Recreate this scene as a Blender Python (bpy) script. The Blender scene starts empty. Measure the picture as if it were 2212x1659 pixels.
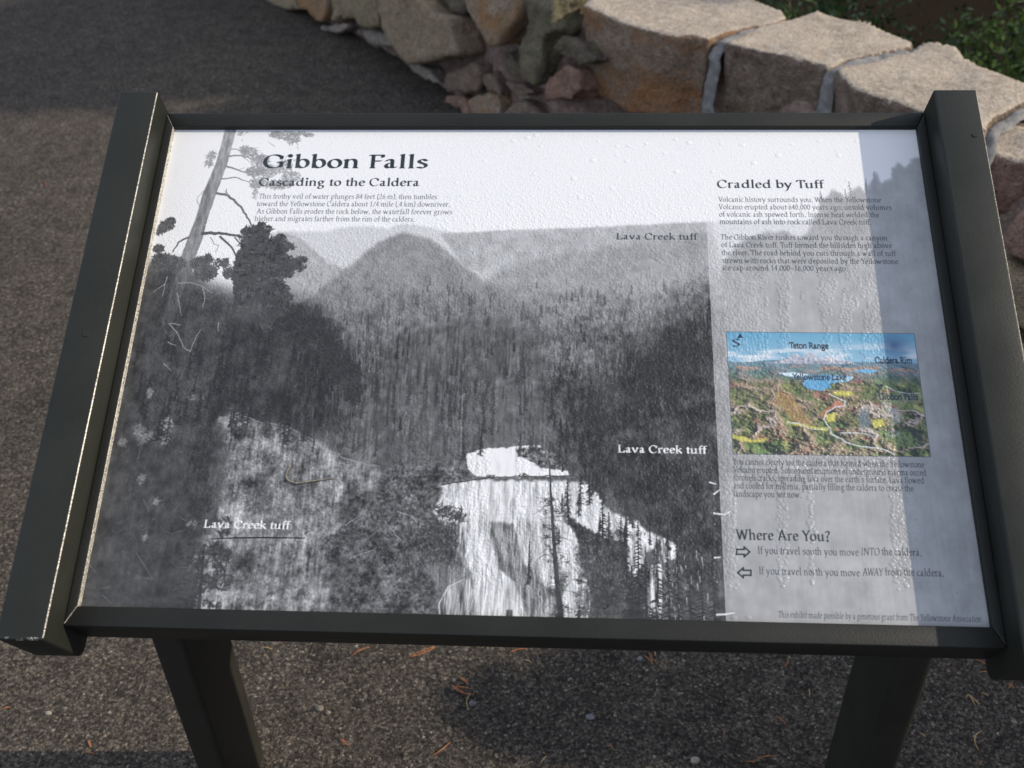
import bpy, bmesh, math, random
import numpy as np
from mathutils import Vector, Matrix, noise
random.seed(11)
S=bpy.context.scene
# ------------------------------------------------------------------ camera, sky, sun, exposure
cam_d=bpy.data.cameras.new('camera');cam=bpy.data.objects.new('camera',cam_d);S.collection.objects.link(cam);S.camera=cam
cam_d.sensor_width=36.0;cam_d.lens=37.894;cam_d.clip_start=.05;cam_d.clip_end=2000
R_=((.99857721,-.01218914,.05191313),(.04839742,.61589688,-.78633881),(-.02238834,.78773248,.61561051))
cam.matrix_world=Matrix.Translation((.0395702,-.70082409,1.60358824))@Matrix(R_).to_4x4()
cam_d.dof.use_dof=True;cam_d.dof.focus_distance=1.32;cam_d.dof.aperture_fstop=7.0
SUN=Vector((.854,.030,.519)).normalized()
world=bpy.data.worlds.new('World');S.world=world;world.use_nodes=True
wt=world.node_tree;bg=wt.nodes['Background'];sky=wt.nodes.new('ShaderNodeTexSky');sky.sky_type='NISHITA';sky.sun_disc=False
sky.sun_elevation=math.asin(SUN.z);sky.sun_rotation=math.atan2(SUN.x,SUN.y);sky.altitude=2000;sky.air_density=1.0;sky.dust_density=4.0;sky.ozone_density=1.0
# thin broken cloud over the blue
tc=wt.nodes.new('ShaderNodeTexCoord');cn=wt.nodes.new('ShaderNodeTexNoise');cn.inputs['Scale'].default_value=2.6;cn.inputs['Detail'].default_value=6;cn.inputs['Roughness'].default_value=.55
cr_=wt.nodes.new('ShaderNodeValToRGB');cr_.color_ramp.elements[0].position=.38;cr_.color_ramp.elements[0].color=(.12,.12,.12,1);cr_.color_ramp.elements[1].position=.66;cr_.color_ramp.elements[1].color=(.8,.8,.8,1)
cm_=wt.nodes.new('ShaderNodeMix');cm_.data_type='RGBA';cm_.inputs[7].default_value=(5.6,5.85,6.45,1)
wt.links.new(tc.outputs['Generated'],cn.inputs['Vector']);wt.links.new(cn.outputs[0],cr_.inputs[0]);wt.links.new(cr_.outputs[0],cm_.inputs[0]);wt.links.new(sky.outputs[0],cm_.inputs[6])
wt.links.new(cm_.outputs[2],bg.inputs[0]);bg.inputs[1].default_value=.15
sun_d=bpy.data.lights.new('sun','SUN');sun_o=bpy.data.objects.new('sun',sun_d);S.collection.objects.link(sun_o)
sun_d.energy=3.1;sun_d.angle=math.radians(.53);sun_d.color=(1,.89,.73)
sun_o.rotation_euler=SUN.to_track_quat('Z','Y').to_euler();sun_o.location=(8,0,6)
S.view_settings.view_transform='Standard';S.view_settings.look='None';S.view_settings.exposure=0.5;S.view_settings.gamma=1
S.view_settings.use_curve_mapping=False
# ------------------------------------------------------------------ printed artwork, painted into memory
# The print is worked out in canvas pixels of the flat panel (0.905 m x 0.596 m).
import numpy as np
NX=2600; NY=1712; MM=0.905/NX
RS=np.random.RandomState(7)
HP=np.array([[ 5.38378160e-04,  1.06455779e-04, -2.73543014e-01],
       [ 3.18783350e-08,  6.49602170e-04, -2.13638821e-01],
       [ 2.08527581e-05,  2.03241964e-04,  1.00000000e+00]])
def P(x,y):
    d=HP[2,0]*x+HP[2,1]*y+HP[2,2]
    return ((HP[0,0]*x+HP[0,1]*y+HP[0,2])/d/MM,(HP[1,0]*x+HP[1,1]*y+HP[1,2])/d/MM)
def Q(ox,oy,sc,pts): return [P(ox+x/sc,oy+y/sc) for x,y in pts]
def F(pts): return [P(x*1.1718,y*1.1718) for x,y in pts]           # sketch read at 2212 px
def c4(pts): return Q(350,300,2.4578,pts)
def c5(pts): return Q(1000,300,2.4578,pts)
def lf(pts): return Q(0,900,2.4578,pts)
def wf(pts): return Q(1000,1050,2.4578,pts)
def ar(pts): return Q(850,850,3.6867,pts)
def mp(pts): return Q(1780,800,3.386,pts)
def rc(pts): return Q(1780,1140,2.719,pts)

def up(a,ny,nx):
    h,w=a.shape
    y=np.linspace(0,h-1.001,ny);x=np.linspace(0,w-1.001,nx)
    y0=y.astype(int);x0=x.astype(int);fy=(y-y0)[:,None];fx=(x-x0)[None,:]
    fy=fy*fy*(3-2*fy);fx=fx*fx*(3-2*fx)
    A=a[y0];B=a[y0+1]
    return ((A[:,x0]*(1-fx)+A[:,x0+1]*fx)*(1-fy)+(B[:,x0]*(1-fx)+B[:,x0+1]*fx)*fy).astype(np.float32)
def fbm(cx,cy,oct=4,gain=.5,ny=NY,nx=NX):
    """noise of cell size cx, cy pixels, 0..1 about 0.5"""
    s=np.zeros((ny,nx),np.float32);a=1;t=0
    for o in range(oct):
        h=int(ny/cy*2**o)+3;w=int(nx/cx*2**o)+3
        if h>ny or w>nx: h=min(h,ny);w=min(w,nx)
        s+=a*up(RS.rand(h,w).astype(np.float32),ny,nx);t+=a;a*=gain
    return s/t
def blur(m,r):
    r=int(r)
    if r<1: return m
    for ax in (0,1):
        for k in range(2):
            c=np.cumsum(np.pad(m,[(r+1,r) if i==ax else (0,0) for i in (0,1)],mode='edge'),axis=ax,dtype=np.float64)
            m=((c[2*r+1:]-c[:-2*r-1]) if ax==0 else (c[:,2*r+1:]-c[:,:-2*r-1]))/(2*r+1)
    return m.astype(np.float32)
def raster(pts,ny=NY,nx=NX):
    cnt=np.zeros((ny,nx+1),np.int16);n=len(pts)
    for i in range(n):
        (x0,y0),(x1,y1)=pts[i],pts[(i+1)%n]
        if y0==y1: continue
        if y0>y1: x0,y0,x1,y1=x1,y1,x0,y0
        r=np.arange(max(0,int(np.ceil(y0-.5))),min(ny,int(np.ceil(y1-.5))))
        if len(r)==0: continue
        xx=x0+(r+.5-y0)*(x1-x0)/(y1-y0)
        np.add.at(cnt,(r,np.clip(np.ceil(xx-.5),0,nx).astype(int)),1)
    return (np.cumsum(cnt[:,:nx],axis=1)&1).astype(np.float32)
W1=fbm(60,60,5,.6)-.5; W2=fbm(60,60,5,.6)-.5
W3=fbm(11,14,3,.7)-.5; W4=fbm(11,14,3,.7)-.5
YY,XX=np.mgrid[0:NY,0:NX].astype(np.int32)
def rough(m,amp,soft=1):
    """give a mask an uneven, natural edge"""
    if amp>0:
        f=min(amp,26)*.75;m=m[np.clip(YY+(W1*amp+W3*f).astype(np.int32),0,NY-1),np.clip(XX+(W2*amp+W4*f).astype(np.int32),0,NX-1)]
    return blur(m,soft)
def area(G,pts,tone,amp=0,soft=1,k=1.0):
    m=rough(raster(pts),amp,soft)*k
    if G.ndim==3: m=m[:,:,None]
    G*=(1-m);G+=m*tone
    return m
def seg_mask(G,pts,w0,w1=None,tone=0.,k=1.0,jag=0.):
    """a brush line whose width goes from w0 to w1"""
    w1=w0 if w1 is None else w1
    n=len(pts)-1
    if jag:
        q=[pts[0]]
        for i in range(n):
            (a,b),(c,d)=pts[i],pts[i+1];m=max(1,int(np.hypot(c-a,d-b)/12))
            for j in range(1,m+1):
                t=j/m;o=RS.normal(0,jag,2) if j<m else (0,0)
                q.append((a+(c-a)*t+o[0],b+(d-b)*t+o[1]))
        pts=q;n=len(pts)-1
    for i in range(n):
        (x0,y0),(x1,y1)=pts[i],pts[i+1]
        wa=w0+(w1-w0)*i/n;wb=w0+(w1-w0)*(i+1)/n;w=max(wa,wb)+1.5
        xa,xb=int(max(0,min(x0,x1)-w)),int(min(NX,max(x0,x1)+w+1));ya,yb=int(max(0,min(y0,y1)-w)),int(min(NY,max(y0,y1)+w+1))
        if xb<=xa or yb<=ya: continue
        X=np.arange(xa,xb)[None,:]+.5;Y=np.arange(ya,yb)[:,None]+.5
        dx,dy=x1-x0,y1-y0;L=dx*dx+dy*dy+1e-9
        t=np.clip(((X-x0)*dx+(Y-y0)*dy)/L,0,1)
        d=np.hypot(X-x0-t*dx,Y-y0-t*dy)
        m=np.clip((wa+(wb-wa)*t)/2+.5-d,0,1)*k
        if G.ndim==3: m=m[:,:,None]
        s=G[ya:yb,xa:xb];s*=(1-m);s+=m*tone
KER={}
def dab(G,x,y,r,tone,k=1.,ang=0.,asp=1.):
    r=max(r,1.);R=int(r*max(asp,1))+2
    x0=int(x)-R;y0=int(y)-R
    if x0<0 or y0<0 or x0+2*R+1>NX or y0+2*R+1>NY: return
    X=np.arange(-R,R+1)[None,:];Y=np.arange(-R,R+1)[:,None]
    c,s=np.cos(ang),np.sin(ang);a=(X*c+Y*s)/asp;b=-X*s+Y*c
    m=np.clip(r+.5-np.hypot(a,b),0,1)*k
    if G.ndim==3: m=m[:,:,None]
    g=G[y0:y0+2*R+1,x0:x0+2*R+1];g*=(1-m);g+=m*tone
def needles(G,cx,cy,rx,ry,n,tone,size=3.,k=.8,spread=.1,asp=2.5):
    for i in range(int(n*1.5)):
        a=RS.rand()*6.283;q=RS.rand()**.62;x=cx+rx*q*np.cos(a);y=cy+ry*q*np.sin(a)
        dab(G,x,y,size*.62*RS.uniform(.5,1.3),tone+RS.normal(0,spread*.4),k,RS.uniform(0,3.14),RS.uniform(1.5,asp*2))
def fir(G,x,ytop,ybot,w,tone,k=.9,n=None):
    """a small conifer: stem and drooping sprays"""
    seg_mask(G,[(x,ytop),(x+RS.normal(0,2),ybot)],1.5,4,tone,k)
    h=ybot-ytop;n=n or int(h/5)
    for i in range(n):
        t=(i+RS.rand())/n;y=ytop+h*t;ww=w*t**.8*RS.uniform(.5,1.1)*RS.choice([-1,1])
        seg_mask(G,[(x,y),(x+ww*.6,y+abs(ww)*.12),(x+ww,y+abs(ww)*.4)],4+3*t,1.5,tone+RS.normal(0,.02),k)

# ---------------- black and white photograph (tones as printed, 0 black .. 1 white)
def paint_photo():
    G=np.full((NY,NX),.93,np.float32)
    G+=(fbm(500,200,3)-.5)*.03
    n1=fbm(26,26,4,.6);vs=fbm(9,90,4,.6);fine=fbm(5,5,2);vs2=fbm(5,160,3,.6)
    # far ridges
    area(G,F([(540,520),(600,500),(700,500),(760,488),(840,492),(870,480),(920,488),(1000,510),(1180,505),(1260,492),(1530,478),(2060,470),(2100,1400),(300,1400)]),.80,14,5)
    area(G,F([(600,500),(640,510),(700,560),(760,590),(700,640),(600,640)]),.66,16,3,.8)
    area(G,F([(950,505),(1100,497),(1300,490),(1540,480),(1545,560),(1300,600),(1060,600),(1000,570)]),.66,10,3,.8)
    # middle hill
    m=area(G,F([(560,720),(680,635),(760,570),(820,522),(870,502),(930,515),(985,560),(1040,600),(1180,690),(1200,900),(560,900)]),.56,18,6)
    area(G,F([(1040,602),(1150,560),(1300,535),(1420,520),(1545,505),(1640,900),(1150,900),(1090,660)]),.60,22,12,.8)
    area(G,F([(985,560),(1040,588),(1100,560),(1060,600),(1040,612)]),.78,14,7,.35)
    G+=((n1-.5)*.18*(G<.75))
    # darker forest coming down
    yy=np.linspace(0,1,NY,dtype=np.float32)[:,None]
    d=np.clip((yy-.31)/.26,0,1)
    d=d*d*(3-2*d)
    G=G*(1-d*.85)+ (.29+.34*(vs*.25+n1*.45+fbm(6,10,3,.7)*.4-.5))*d*.85*(G<.86)+G*d*.85*(G>=.86)
    # right hillside, nearly black forest
    area(G,F([(1560,600),(1500,640),(1400,720),(1300,800),(1220,860),(1190,920),(1180,970),(1260,1040),(1330,1100),(1450,1200),(1560,1400),(1580,1400),(1560,540)]),.21,80,60,.92)
    rg=np.clip(blur(raster(F([(1180,650),(1560,560),(1575,1200),(1180,1100)])),40),0,1);G+=((fbm(9,14,4,.7)-.5)*.26+(fbm(70,60,4,.6)-.5)*.26)*rg*(G<.6)
    # middle grey wood with pale trunks
    area(G,F([(850,740),(900,715),(1010,700),(1160,715),(1180,960),(1010,985),(940,1060),(840,1010),(800,900)]),.36,30,10,.85)
    mid=np.clip(blur(raster(F([(700,700),(1200,690),(1200,1000),(700,1050)])),30),0,1)
    G+=(vs2-.5)*.16*mid+(fbm(12,22,4,.65)-.5)*.20*mid
    # left dark wood
    area(G,F([(330,560),(420,590),(560,640),(690,660),(760,760),(740,900),(700,960),(600,930),(520,900),(470,960),(450,1100),(420,1220),(410,1400),(100,1400),(80,900),(240,560)]),.21,110,26,.92)
    G+=(vs-.5)*.08*(G<.5)+(n1-.5)*.20*(G<.5)
    # ---- lower half: cliff, shrubs and the fall
    zc=lambda p:[P(152+x/1.2853,886+y/1.2853) for x,y in p]
    sk=fbm(7,70,4,.65);sk2=fbm(14,40,4,.65);gr=fbm(8,8,4,.75);bl=fbm(44,44,5,.65)
    def tex(p,base,amp,soft=3,k=1.,nz=None,edge=40,con=1.):
        m=rough(raster(zc(p)),edge,soft)*k;t=base+(nz-nz.mean())*amp*con;np.multiply(G,1-m,out=G);np.add(G,m*t,out=G)
    mixv=sk*.26+gr*.26+bl*.48
    # shrubby slope between cliff and fall
    tex([(880,470),(1060,380),(1330,330),(1330,430),(1240,470),(1250,900),(820,900)],.33,1.3,22,.9,gr*.55+bl*.45)
    # cliff
    tex([(515,228),(580,205),(620,225),(700,240),(760,255),(860,320),(930,355),(1040,380),(1045,430),(1000,470),(930,480),(900,560),(895,640),(870,900),(430,900),(440,680),(480,610),(510,540),(540,420),(560,330)],.48,1.9,7,.95,mixv,60)
    for p,t,k in [([(560,320),(740,262),(880,350),(900,560),(870,820),(520,820),(500,600)],.50,.45),([(560,330),(600,300),(620,420),(560,560),(500,600),(520,480)],.56,.5),([(780,600),(800,600),(800,740),(775,760)],.72,.8),([(620,620),(680,620),(690,800),(620,820)],.52,.4),([(830,320),(930,360),(1000,380),(900,400)],.54,.6),([(900,380),(1040,385),(1030,500),(930,560)],.42,.6)]: tex(p,t,1.3,5,k,mixv,40)
    for p,t,k in [([(640,400),(700,360),(690,520),(650,560),(620,470)],.25,.6),([(760,380),(800,420),(790,560),(750,500)],.3,.5),([(560,650),(640,640),(640,700),(580,720)],.25,.6),([(880,640),(960,560),(1050,600),(1000,760),(890,780)],.26,.6),([(1130,640),(1280,600),(1300,700),(1150,760)],.28,.6)]: tex(p,t,.9,10,k,gr*.5+bl*.5,60)
    for a in [((515,225),(580,205)),((580,205),(640,232),(740,248)),((740,248),(860,318)),((860,318),(930,354),(1040,380))]: seg_mask(G,zc(a),4,3,.60,.65,1.6)
    for i in range(60):
        x,y=RS.uniform(450,1230),RS.uniform(400,870);p=zc([(x,y)])[0];needles(G,p[0],p[1],RS.uniform(6,26),RS.uniform(6,22),16,RS.choice([.24,.27,.34]),3.,.35,.08)
    for i in range(160):
        x,y=RS.uniform(900,1300),RS.uniform(420,870);a=RS.uniform(-.9,.9);L=RS.uniform(8,34);seg_mask(G,zc([(x,y),(x+L*.6,y+L*np.sin(a)*.6),(x+L,y+L*np.sin(a+.5))]),1.6,1,RS.uniform(.42,.62),RS.uniform(.15,.5),1)
    for p in [[(1100,525),(1140,540),(1160,560)],[(1020,650),(980,665),(940,680)],[(1075,580),(1110,620)],[(930,570),(1000,520)]]: seg_mask(G,zc(p),3,1.5,.66,.7,1.2)
    # fall
    def wt_(p,t=.88,e=22,sf=1.6,k=1.,amp=.5): tex(p,t,amp,sf,k,sk,e)
    wt_([(1322,340),(1370,322),(1450,315),(1565,307),(1562,318),(1480,325),(1500,345),(1590,385),(1652,391),(1655,408),(1560,412),(1390,413),(1350,410),(1325,385)],.92,14,1.2,amp=.2)
    wt_([(1235,440),(1330,426),(1400,419),(1500,421),(1640,426),(1720,440),(1760,490),(1800,530),(1880,560),(1905,590),(1960,612),(1925,650),(1880,652),(1830,628),(1770,608),(1700,572),(1650,532),(1632,545),(1610,560),(1300,565),(1235,555),(1215,520),(1240,480)],.84,22,3,amp=.7)
    wt_([(1290,555),(1345,555),(1345,720),(1320,710),(1296,650)],.62,16,3,.85,1.6)
    wt_([(1310,555),(1405,555),(1402,600),(1410,660),(1425,705),(1465,745),(1500,800),(1535,900),(1328,900),(1335,760),(1335,680)],.84,20,3,amp=.8)
    wt_([(1475,555),(1612,555),(1618,770),(1575,775),(1545,730),(1505,695),(1490,625)],.80,22,4,.95,1.0)
    wt_([(1628,540),(1655,570),(1682,620),(1692,700),(1722,770),(1732,840),(1702,900),(1645,900),(1625,700),(1612,560)],.84,24,2,amp=1.0)
    wt_([(1240,900),(1233,820),(1258,772),(1312,745),(1345,742),(1345,900)],.54,14,5,.9,1.2)
    seg_mask(G,zc([(1238,880),(1234,822),(1262,770),(1310,748)]),4,3,.85,.8,1.5)
    wt_([(1180,705),(1240,690),(1335,715),(1310,745),(1250,768),(1200,750)],.46,18,5,.7,.8)
    wt_([(1400,565),(1455,565),(1482,640),(1502,700),(1470,722),(1422,695),(1405,640)],.66,30,10,.5,1.4)
    wt_([(1425,600),(1452,590),(1458,680),(1430,690)],.55,16,7,.5,1.)
    wt_([(1470,720),(1545,755),(1605,830),(1625,900),(1535,900),(1500,800)],.66,30,10,.55,1.3)
    wt_([(1500,770),(1530,790),(1570,900),(1545,900)],.44,20,5,.6,.7)
    for i in range(90):
        x=RS.uniform(1480,1600);y=RS.uniform(740,880);p=zc([(x,y),(x+RS.uniform(8,26),y+RS.uniform(14,36))]);seg_mask(G,p,2.5,1,RS.choice([.3,.66,.8]),RS.uniform(.2,.7),1)
    tex([(1452,845),(1472,845),(1470,900),(1448,900)],.30,.3,1,.9,sk,4)
    seg_mask(G,zc([(1412,600),(1420,640),(1432,690)]),3,2,.28,.8,1);seg_mask(G,zc([(1400,560),(1412,600)]),3,2,.4,.7,1)
    for i in range(900):                                            # threads of falling water
        x=RS.uniform(1240,1725);y=RS.uniform(430,860);p=zc([(x,y)])[0];L=RS.uniform(16,90);g_=G[min(NY-1,int(p[1])),min(NX-1,int(p[0]))]
        if g_>.38: seg_mask(G,[p,(p[0]+RS.normal(0,3)+(x-1400)*.02,p[1]+L)],RS.uniform(1,3.4),.8,RS.choice([.95,.90,.66,.48,.38]),RS.uniform(.15,.6),.8)
    for i in range(50):
        x=RS.uniform(1380,1600);y=RS.uniform(430,560);p=zc([(x,y),(x+RS.uniform(10,40),y+RS.normal(0,2))]);seg_mask(G,p,1.6,1,.66,.5,.8)
    # banks, logs
    tex([(1480,322),(1562,312),(1620,345),(1660,390),(1590,384),(1500,345)],.40,1.2,2,.95,gr,14);tex([(1540,372),(1640,372),(1655,392),(1590,386)],.33,1.,2,.9,gr,10)
    seg_mask(G,zc([(1240,438),(1330,424),(1420,413),(1560,411),(1670,408)]),4,3,.24,.85,1);seg_mask(G,zc([(1480,408),(1520,420),(1550,430)]),2.5,1.5,.3,.8,1)
    for cx,cy,rx,ry,n in [(1270,530,40,22,90),(1240,515,24,14,40),(1300,545,20,16,40),(1510,410,14,8,16),(1400,412,14,5,12),(1215,600,60,60,160),(1270,620,24,60,110)]:
        p=zc([(cx,cy)])[0];needles(G,p[0],p[1],rx*1.05,ry*1.05,n,.24,3,.6,.1)
    tex([(1650,532),(1700,572),(1770,612),(1830,632),(1885,690),(1905,770),(1895,900),(1722,900),(1728,800),(1695,700),(1682,620)],.27,.9,1.6,1,gr*.5+bl*.5,26)
    for i in range(420):
        p=zc([(RS.uniform(1680,1900),RS.uniform(590,880))])[0];needles(G,p[0],p[1],12,9,7,RS.choice([.19,.24,.38]),2.6,.4,.08)
    wt_([(1832,618),(1905,600),(1915,650),(1890,700),(1868,745),(1845,700)],.80,26,1.6,.9,1.4)
    wt_([(1958,612),(2008,632),(2004,680),(1962,692)],.72,22,1.6,.9,1.6);wt_([(1905,700),(1960,690),(1962,900),(1925,900)],.62,26,2,.8,2.2)
    # tall thin dead tree before the fall and the trees round it
    seg_mask(G,zc([(1593,375),(1597,470),(1603,570),(1612,700),(1632,900)]),4,18,.25,.95,.6)
    for i in range(60):
        t=RS.rand();y=470+400*t;x=1597+34*(t**1.5);L=RS.uniform(14,62)*RS.choice([-1,1]);seg_mask(G,zc([(x,y),(x+L*.6,y-RS.uniform(-6,12)),(x+L,y+RS.uniform(-6,16))]),2.2,1,.28,.75,1.)
    for i in range(50):
        y=RS.uniform(480,900);p=zc([(1597+34*((y-470)/400 if y>470 else 0)**1.5+RS.normal(0,14),y)])[0];needles(G,p[0],p[1],8,8,5,.24,2.4,.6,.05)
    for x,y0,y1,w in [(1632,820,900,44),(1690,830,900,24),(1765,470,610,16),(1840,540,760,20),(1528,620,760,8),(1880,560,900,36),(1905,640,900,26),(1940,600,900,30),(1975,640,900,26),(2005,600,900,26),(2045,660,900,28),(2085,690,900,28),(2120,640,900,24),(1860,700,900,40),(460,640,900,20),(440,720,900,26)]:
        a=zc([(x,y0),(x,y1)]);fir(G,a[0][0],a[0][1],a[1][1],w*1.08,.20,.92)
    for i in range(46):                                             # scraps of water between the right trunks
        p=zc([(RS.uniform(1885,2110),RS.uniform(640,880))])[0];seg_mask(G,[p,(p[0]+RS.uniform(-3,3),p[1]+RS.uniform(8,30))],RS.uniform(1.5,4),1,.74,.75,1)
    # pale trunks in the wood
    for i in range(80):
        x=RS.uniform(640,1200);y=RS.uniform(690,960);L=RS.uniform(20,110)
        seg_mask(G,F([(x,y),(x+RS.uniform(-3,3),y+L)]),RS.uniform(1,3),1,RS.uniform(.45,.62),RS.uniform(.2,.55),.6)
    seg_mask(G,ar([(1190,180),(1180,600),(1165,1100)]),3,3,.6,.6)
    seg_mask(G,ar([(660,710),(560,960)]),3,2,.6,.6);seg_mask(G,ar([(420,930),(200,1170)]),3,2,.6,.6)
    for i in range(1200):                                           # conifer tips on the slopes
        x=RS.uniform(640,1540);y=RS.uniform(620,880);p=F([(x,y)])[0];t=G[min(NY-1,int(p[1])),min(NX-1,int(p[0]))]
        seg_mask(G,[p,(p[0],p[1]+RS.uniform(8,26))],1,RS.uniform(3,7),max(.12,t-.12),.5)
    # light scraps in the dark left wood
    for cx,cy,rx,ry,n in [(900,500,60,70,40),(1040,430,45,60,60),(1030,520,30,40,30),(930,230,20,40,14),(860,470,30,60,26),(760,540,40,30,20),(1380,400,30,20,30),(880,770,22,40,22),(970,910,16,20,14),(900,1130,14,20,10),(1200,1050,40,30,20),(1200,260,80,30,16)]:
        p=lf([(cx,cy)])[0];needles(G,p[0],p[1],rx*.43,ry*.43,n,.52,4,.45,.2,3)
    for i in range(150):
        p=lf([(RS.uniform(760,1350),RS.uniform(100,1200))])[0];needles(G,p[0],p[1],8,12,3,.36,3,.35,.1)
    for a in [((870,590),(850,660)),((930,200),(935,270)),((1000,500),(1010,560)),((890,890),(930,960)),((850,1230),(950,1390)),((1020,50),(1070,100)),((620,1450),(690,1440)),((560,1300),(600,1360)),((640,1490),(690,1540)),((890,1380),(960,1390))]:
        seg_mask(G,lf(a),3,1.5,.48,.6,1)
    # lower left: sapling against the cliff
    a=lf([(1180,1000),(1180,1590)]);fir(G,a[0][0]+12,a[0][1],a[1][1],60,.24,.95);a=lf([(1270,1180),(1235,1590)])
    seg_mask(G,a,8,12,.24,.95)
    for i in range(60):
        p=lf([(RS.uniform(1170,1420),RS.uniform(1020,1580))])[0];needles(G,p[0],p[1],16,12,8,.24,4,.7,.08)
    def stand(n,xr,yf,hr,tone,k,wf_=.2):
        for i in range(n):
            x=RS.uniform(*xr);y=yf(x);p=F([(x,y)])[0];h=RS.uniform(*hr)
            t=tone if tone is not None else float(G[min(NY-1,max(0,int(p[1]+8))),min(NX-1,int(p[0]))])*RS.uniform(.62,.92)
            fir(G,p[0],p[1],p[1]+h,h*wf_,t,k,int(h/3.2))
    stand(330,(640,1540),lambda x:RS.uniform(600,800),(22,48),None,.55)
    stand(150,(620,1200),lambda x:RS.uniform(760,940),(40,90),None,.5,.14)
    stand(60,(560,700),lambda x:640+(x-560)*.12+RS.uniform(0,40),(50,110),.20,.9)
    stand(70,(690,780),lambda x:660+(x-690)*1.3+RS.uniform(0,60),(50,110),.20,.9)
    stand(90,(1250,1540),lambda x:860-(x-1250)*.75+RS.uniform(-10,90),(40,90),.19,.8)
    stand(120,(1200,1545),lambda x:RS.uniform(760,1150),(40,90),.17,.5)
    stand(90,(300,700),lambda x:RS.uniform(700,900),(50,110),.16,.5)
    # ---- big dead pine, upper left
    tr=[(548,40),(612,60),(555,280),(482,475),(432,620),(402,740),(362,850),(322,980),(285,1060),(235,1200),(180,1330),(150,1440),(110,1620),(40,1620),(85,1440),(130,1320),(170,1180),(205,1060),(235,980),(272,850),(310,740),(358,620),(400,470),(482,280)]
    mt=rough(raster(c4(tr)),6,1)
    y0,y1=c4([(0,60)])[0][1],c4([(0,1500)])[0][1]
    tt=np.clip((np.arange(NY,dtype=np.float32)[:,None]-y0)/(y1-y0),0,1)
    tone=np.where(tt<.6,.63-.20*tt/.6,.43-.15*(tt-.6)/.4)+(fbm(8,30,3)-.5)*.30
    mt=mt*np.clip(1.5-tt*1.2,0.15,1);G=G*(1-mt)+tone*mt
    B=lambda p,w0,w1,t,k=.9,j=1.2: seg_mask(G,c4(p),w0,w1,t,k,j)
    B([(555,235),(640,230),(740,262)],8,3,.55);B([(545,295),(620,320),(720,352)],8,3,.52);B([(520,375),(600,365),(690,395)],6,3,.52)
    B([(580,190),(640,200),(700,180)],5,2,.6)
    B([(490,465),(560,480),(640,550),(690,630),(720,700)],10,5,.42);B([(560,480),(545,455),(550,440)],6,3,.5)
    B([(400,715),(500,712),(660,738)],13,7,.33);B([(510,735),(580,800),(615,870)],8,5,.33);B([(600,740),(650,790),(660,850)],5,3,.35)
    B([(310,740),(250,770),(215,830)],8,4,.38);B([(450,740),(470,780),(500,790),(480,830)],3,2,.5);B([(380,560),(365,500),(400,450)],3,2,.6)
    for a in [((180,985),(165,1030),(150,1105)),((165,1030),(95,1080)),((250,1025),(330,1020),(400,1045),(460,1085)),((400,1045),(415,1110),(400,1175)),((240,1085),(255,1150),(270,1225)),((190,1275),(240,1330),(280,1420),(325,1448),(340,1400),(390,1310)),((500,1270),(498,1320)),((160,1525),(200,1565)),((200,1275),(265,1285)),((185,1390),(230,1410))]:
        B(list(a),4,2.5,.60,.8)
    fo=lambda cx,cy,rx,ry,n,t,s=4.,k=.75: needles(G,*c4([(cx,cy)])[0],rx*.47,ry*.47,n,t,s,k,.12)
    for cx,cy,rx,ry,n in [(690,210,60,45,90),(760,260,70,50,120),(720,330,70,45,120),(800,330,80,60,120),(740,400,60,50,90),(900,100,90,40,110),(960,130,60,40,60),(850,90,60,30,60),(900,300,70,60,70),(950,360,70,50,80),(870,410,110,40,130),(455,230,34,40,50),(440,280,30,34,34),(660,190,40,30,40),(990,95,60,24,50),(1060,100,40,20,24),(730,470,20,50,24),(640,90,50,30,16)]:
        fo(cx,cy,rx,ry,n,.60,3.6,.6)
    for i in range(26):
        x=RS.uniform(640,1000);y=RS.uniform(110,420);B([(x,y),(x+RS.uniform(-50,50),y+RS.uniform(-30,30))],3,1.5,.56,.7)
    # white text block knocks the crown out below this line
    tb=c4([(728,466),(1010,462),(1960,470),(1975,660),(745,655),(728,560)])
    area(G,tb,.92,0,1,.62)
    for cx,cy,rx,ry,n in [(170,670,60,45,90),(200,640,40,30,60),(120,700,40,30,60),(120,810,45,28,90),(150,880,90,50,200),(230,900,80,50,200),(380,900,60,50,160),(430,880,40,40,80),(420,960,80,60,200),(100,930,60,40,120),(520,900,60,40,60),(560,960,40,40,60)]:
        fo(cx,cy,rx,ry,n,.33,4,.8)
    bush=[(670,700),(720,690),(760,668),(800,690),(830,765),(880,742),(905,780),(935,800),(925,870),(985,890),(1015,880),(1010,925),(930,965),(870,1010),(905,1060),(925,1110),(905,1200),(800,1300),(600,1250),(590,1000),(600,850),(650,780)]
    area(G,c4(bush),.26,26,1,.95)
    for i in range(len(bush)-4):
        fo(bush[i][0],bush[i][1],40,34,46,.27,3.5,.8)
    for i in range(160): fo(RS.uniform(620,900),RS.uniform(720,1200),20,16,5,RS.choice([.18,.36]),3,.5)
    G+=(fine-.5)*.06
    # faces of the far right: the same wood carries on under the text column
    rt=[(1240,290),(1300,320),(1330,420),(1240,470)]
    area(G,F([(1780,430),(1800,410),(1830,425),(1850,400),(1870,415),(1890,370),(1905,395),(1925,380),(1940,350),(1960,365),(1975,335),(2100,330),(2180,1400),(1585,1400),(1560,560),(1600,520),(1640,505),(1700,500),(1730,520),(1760,470)]),.40,40,5,.92)
    for i in range(70):
        x=RS.uniform(1760,2060);y=430-(x-1780)*.38+RS.uniform(-6,50);p=F([(x,y)])[0]
        fir(G,p[0],p[1]-26,p[1]+70,20,.42,.7,26)
    rr=np.clip(blur(raster(F([(1560,480),(2200,300),(2300,1400),(1560,1400)])),20),0,1)
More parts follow.
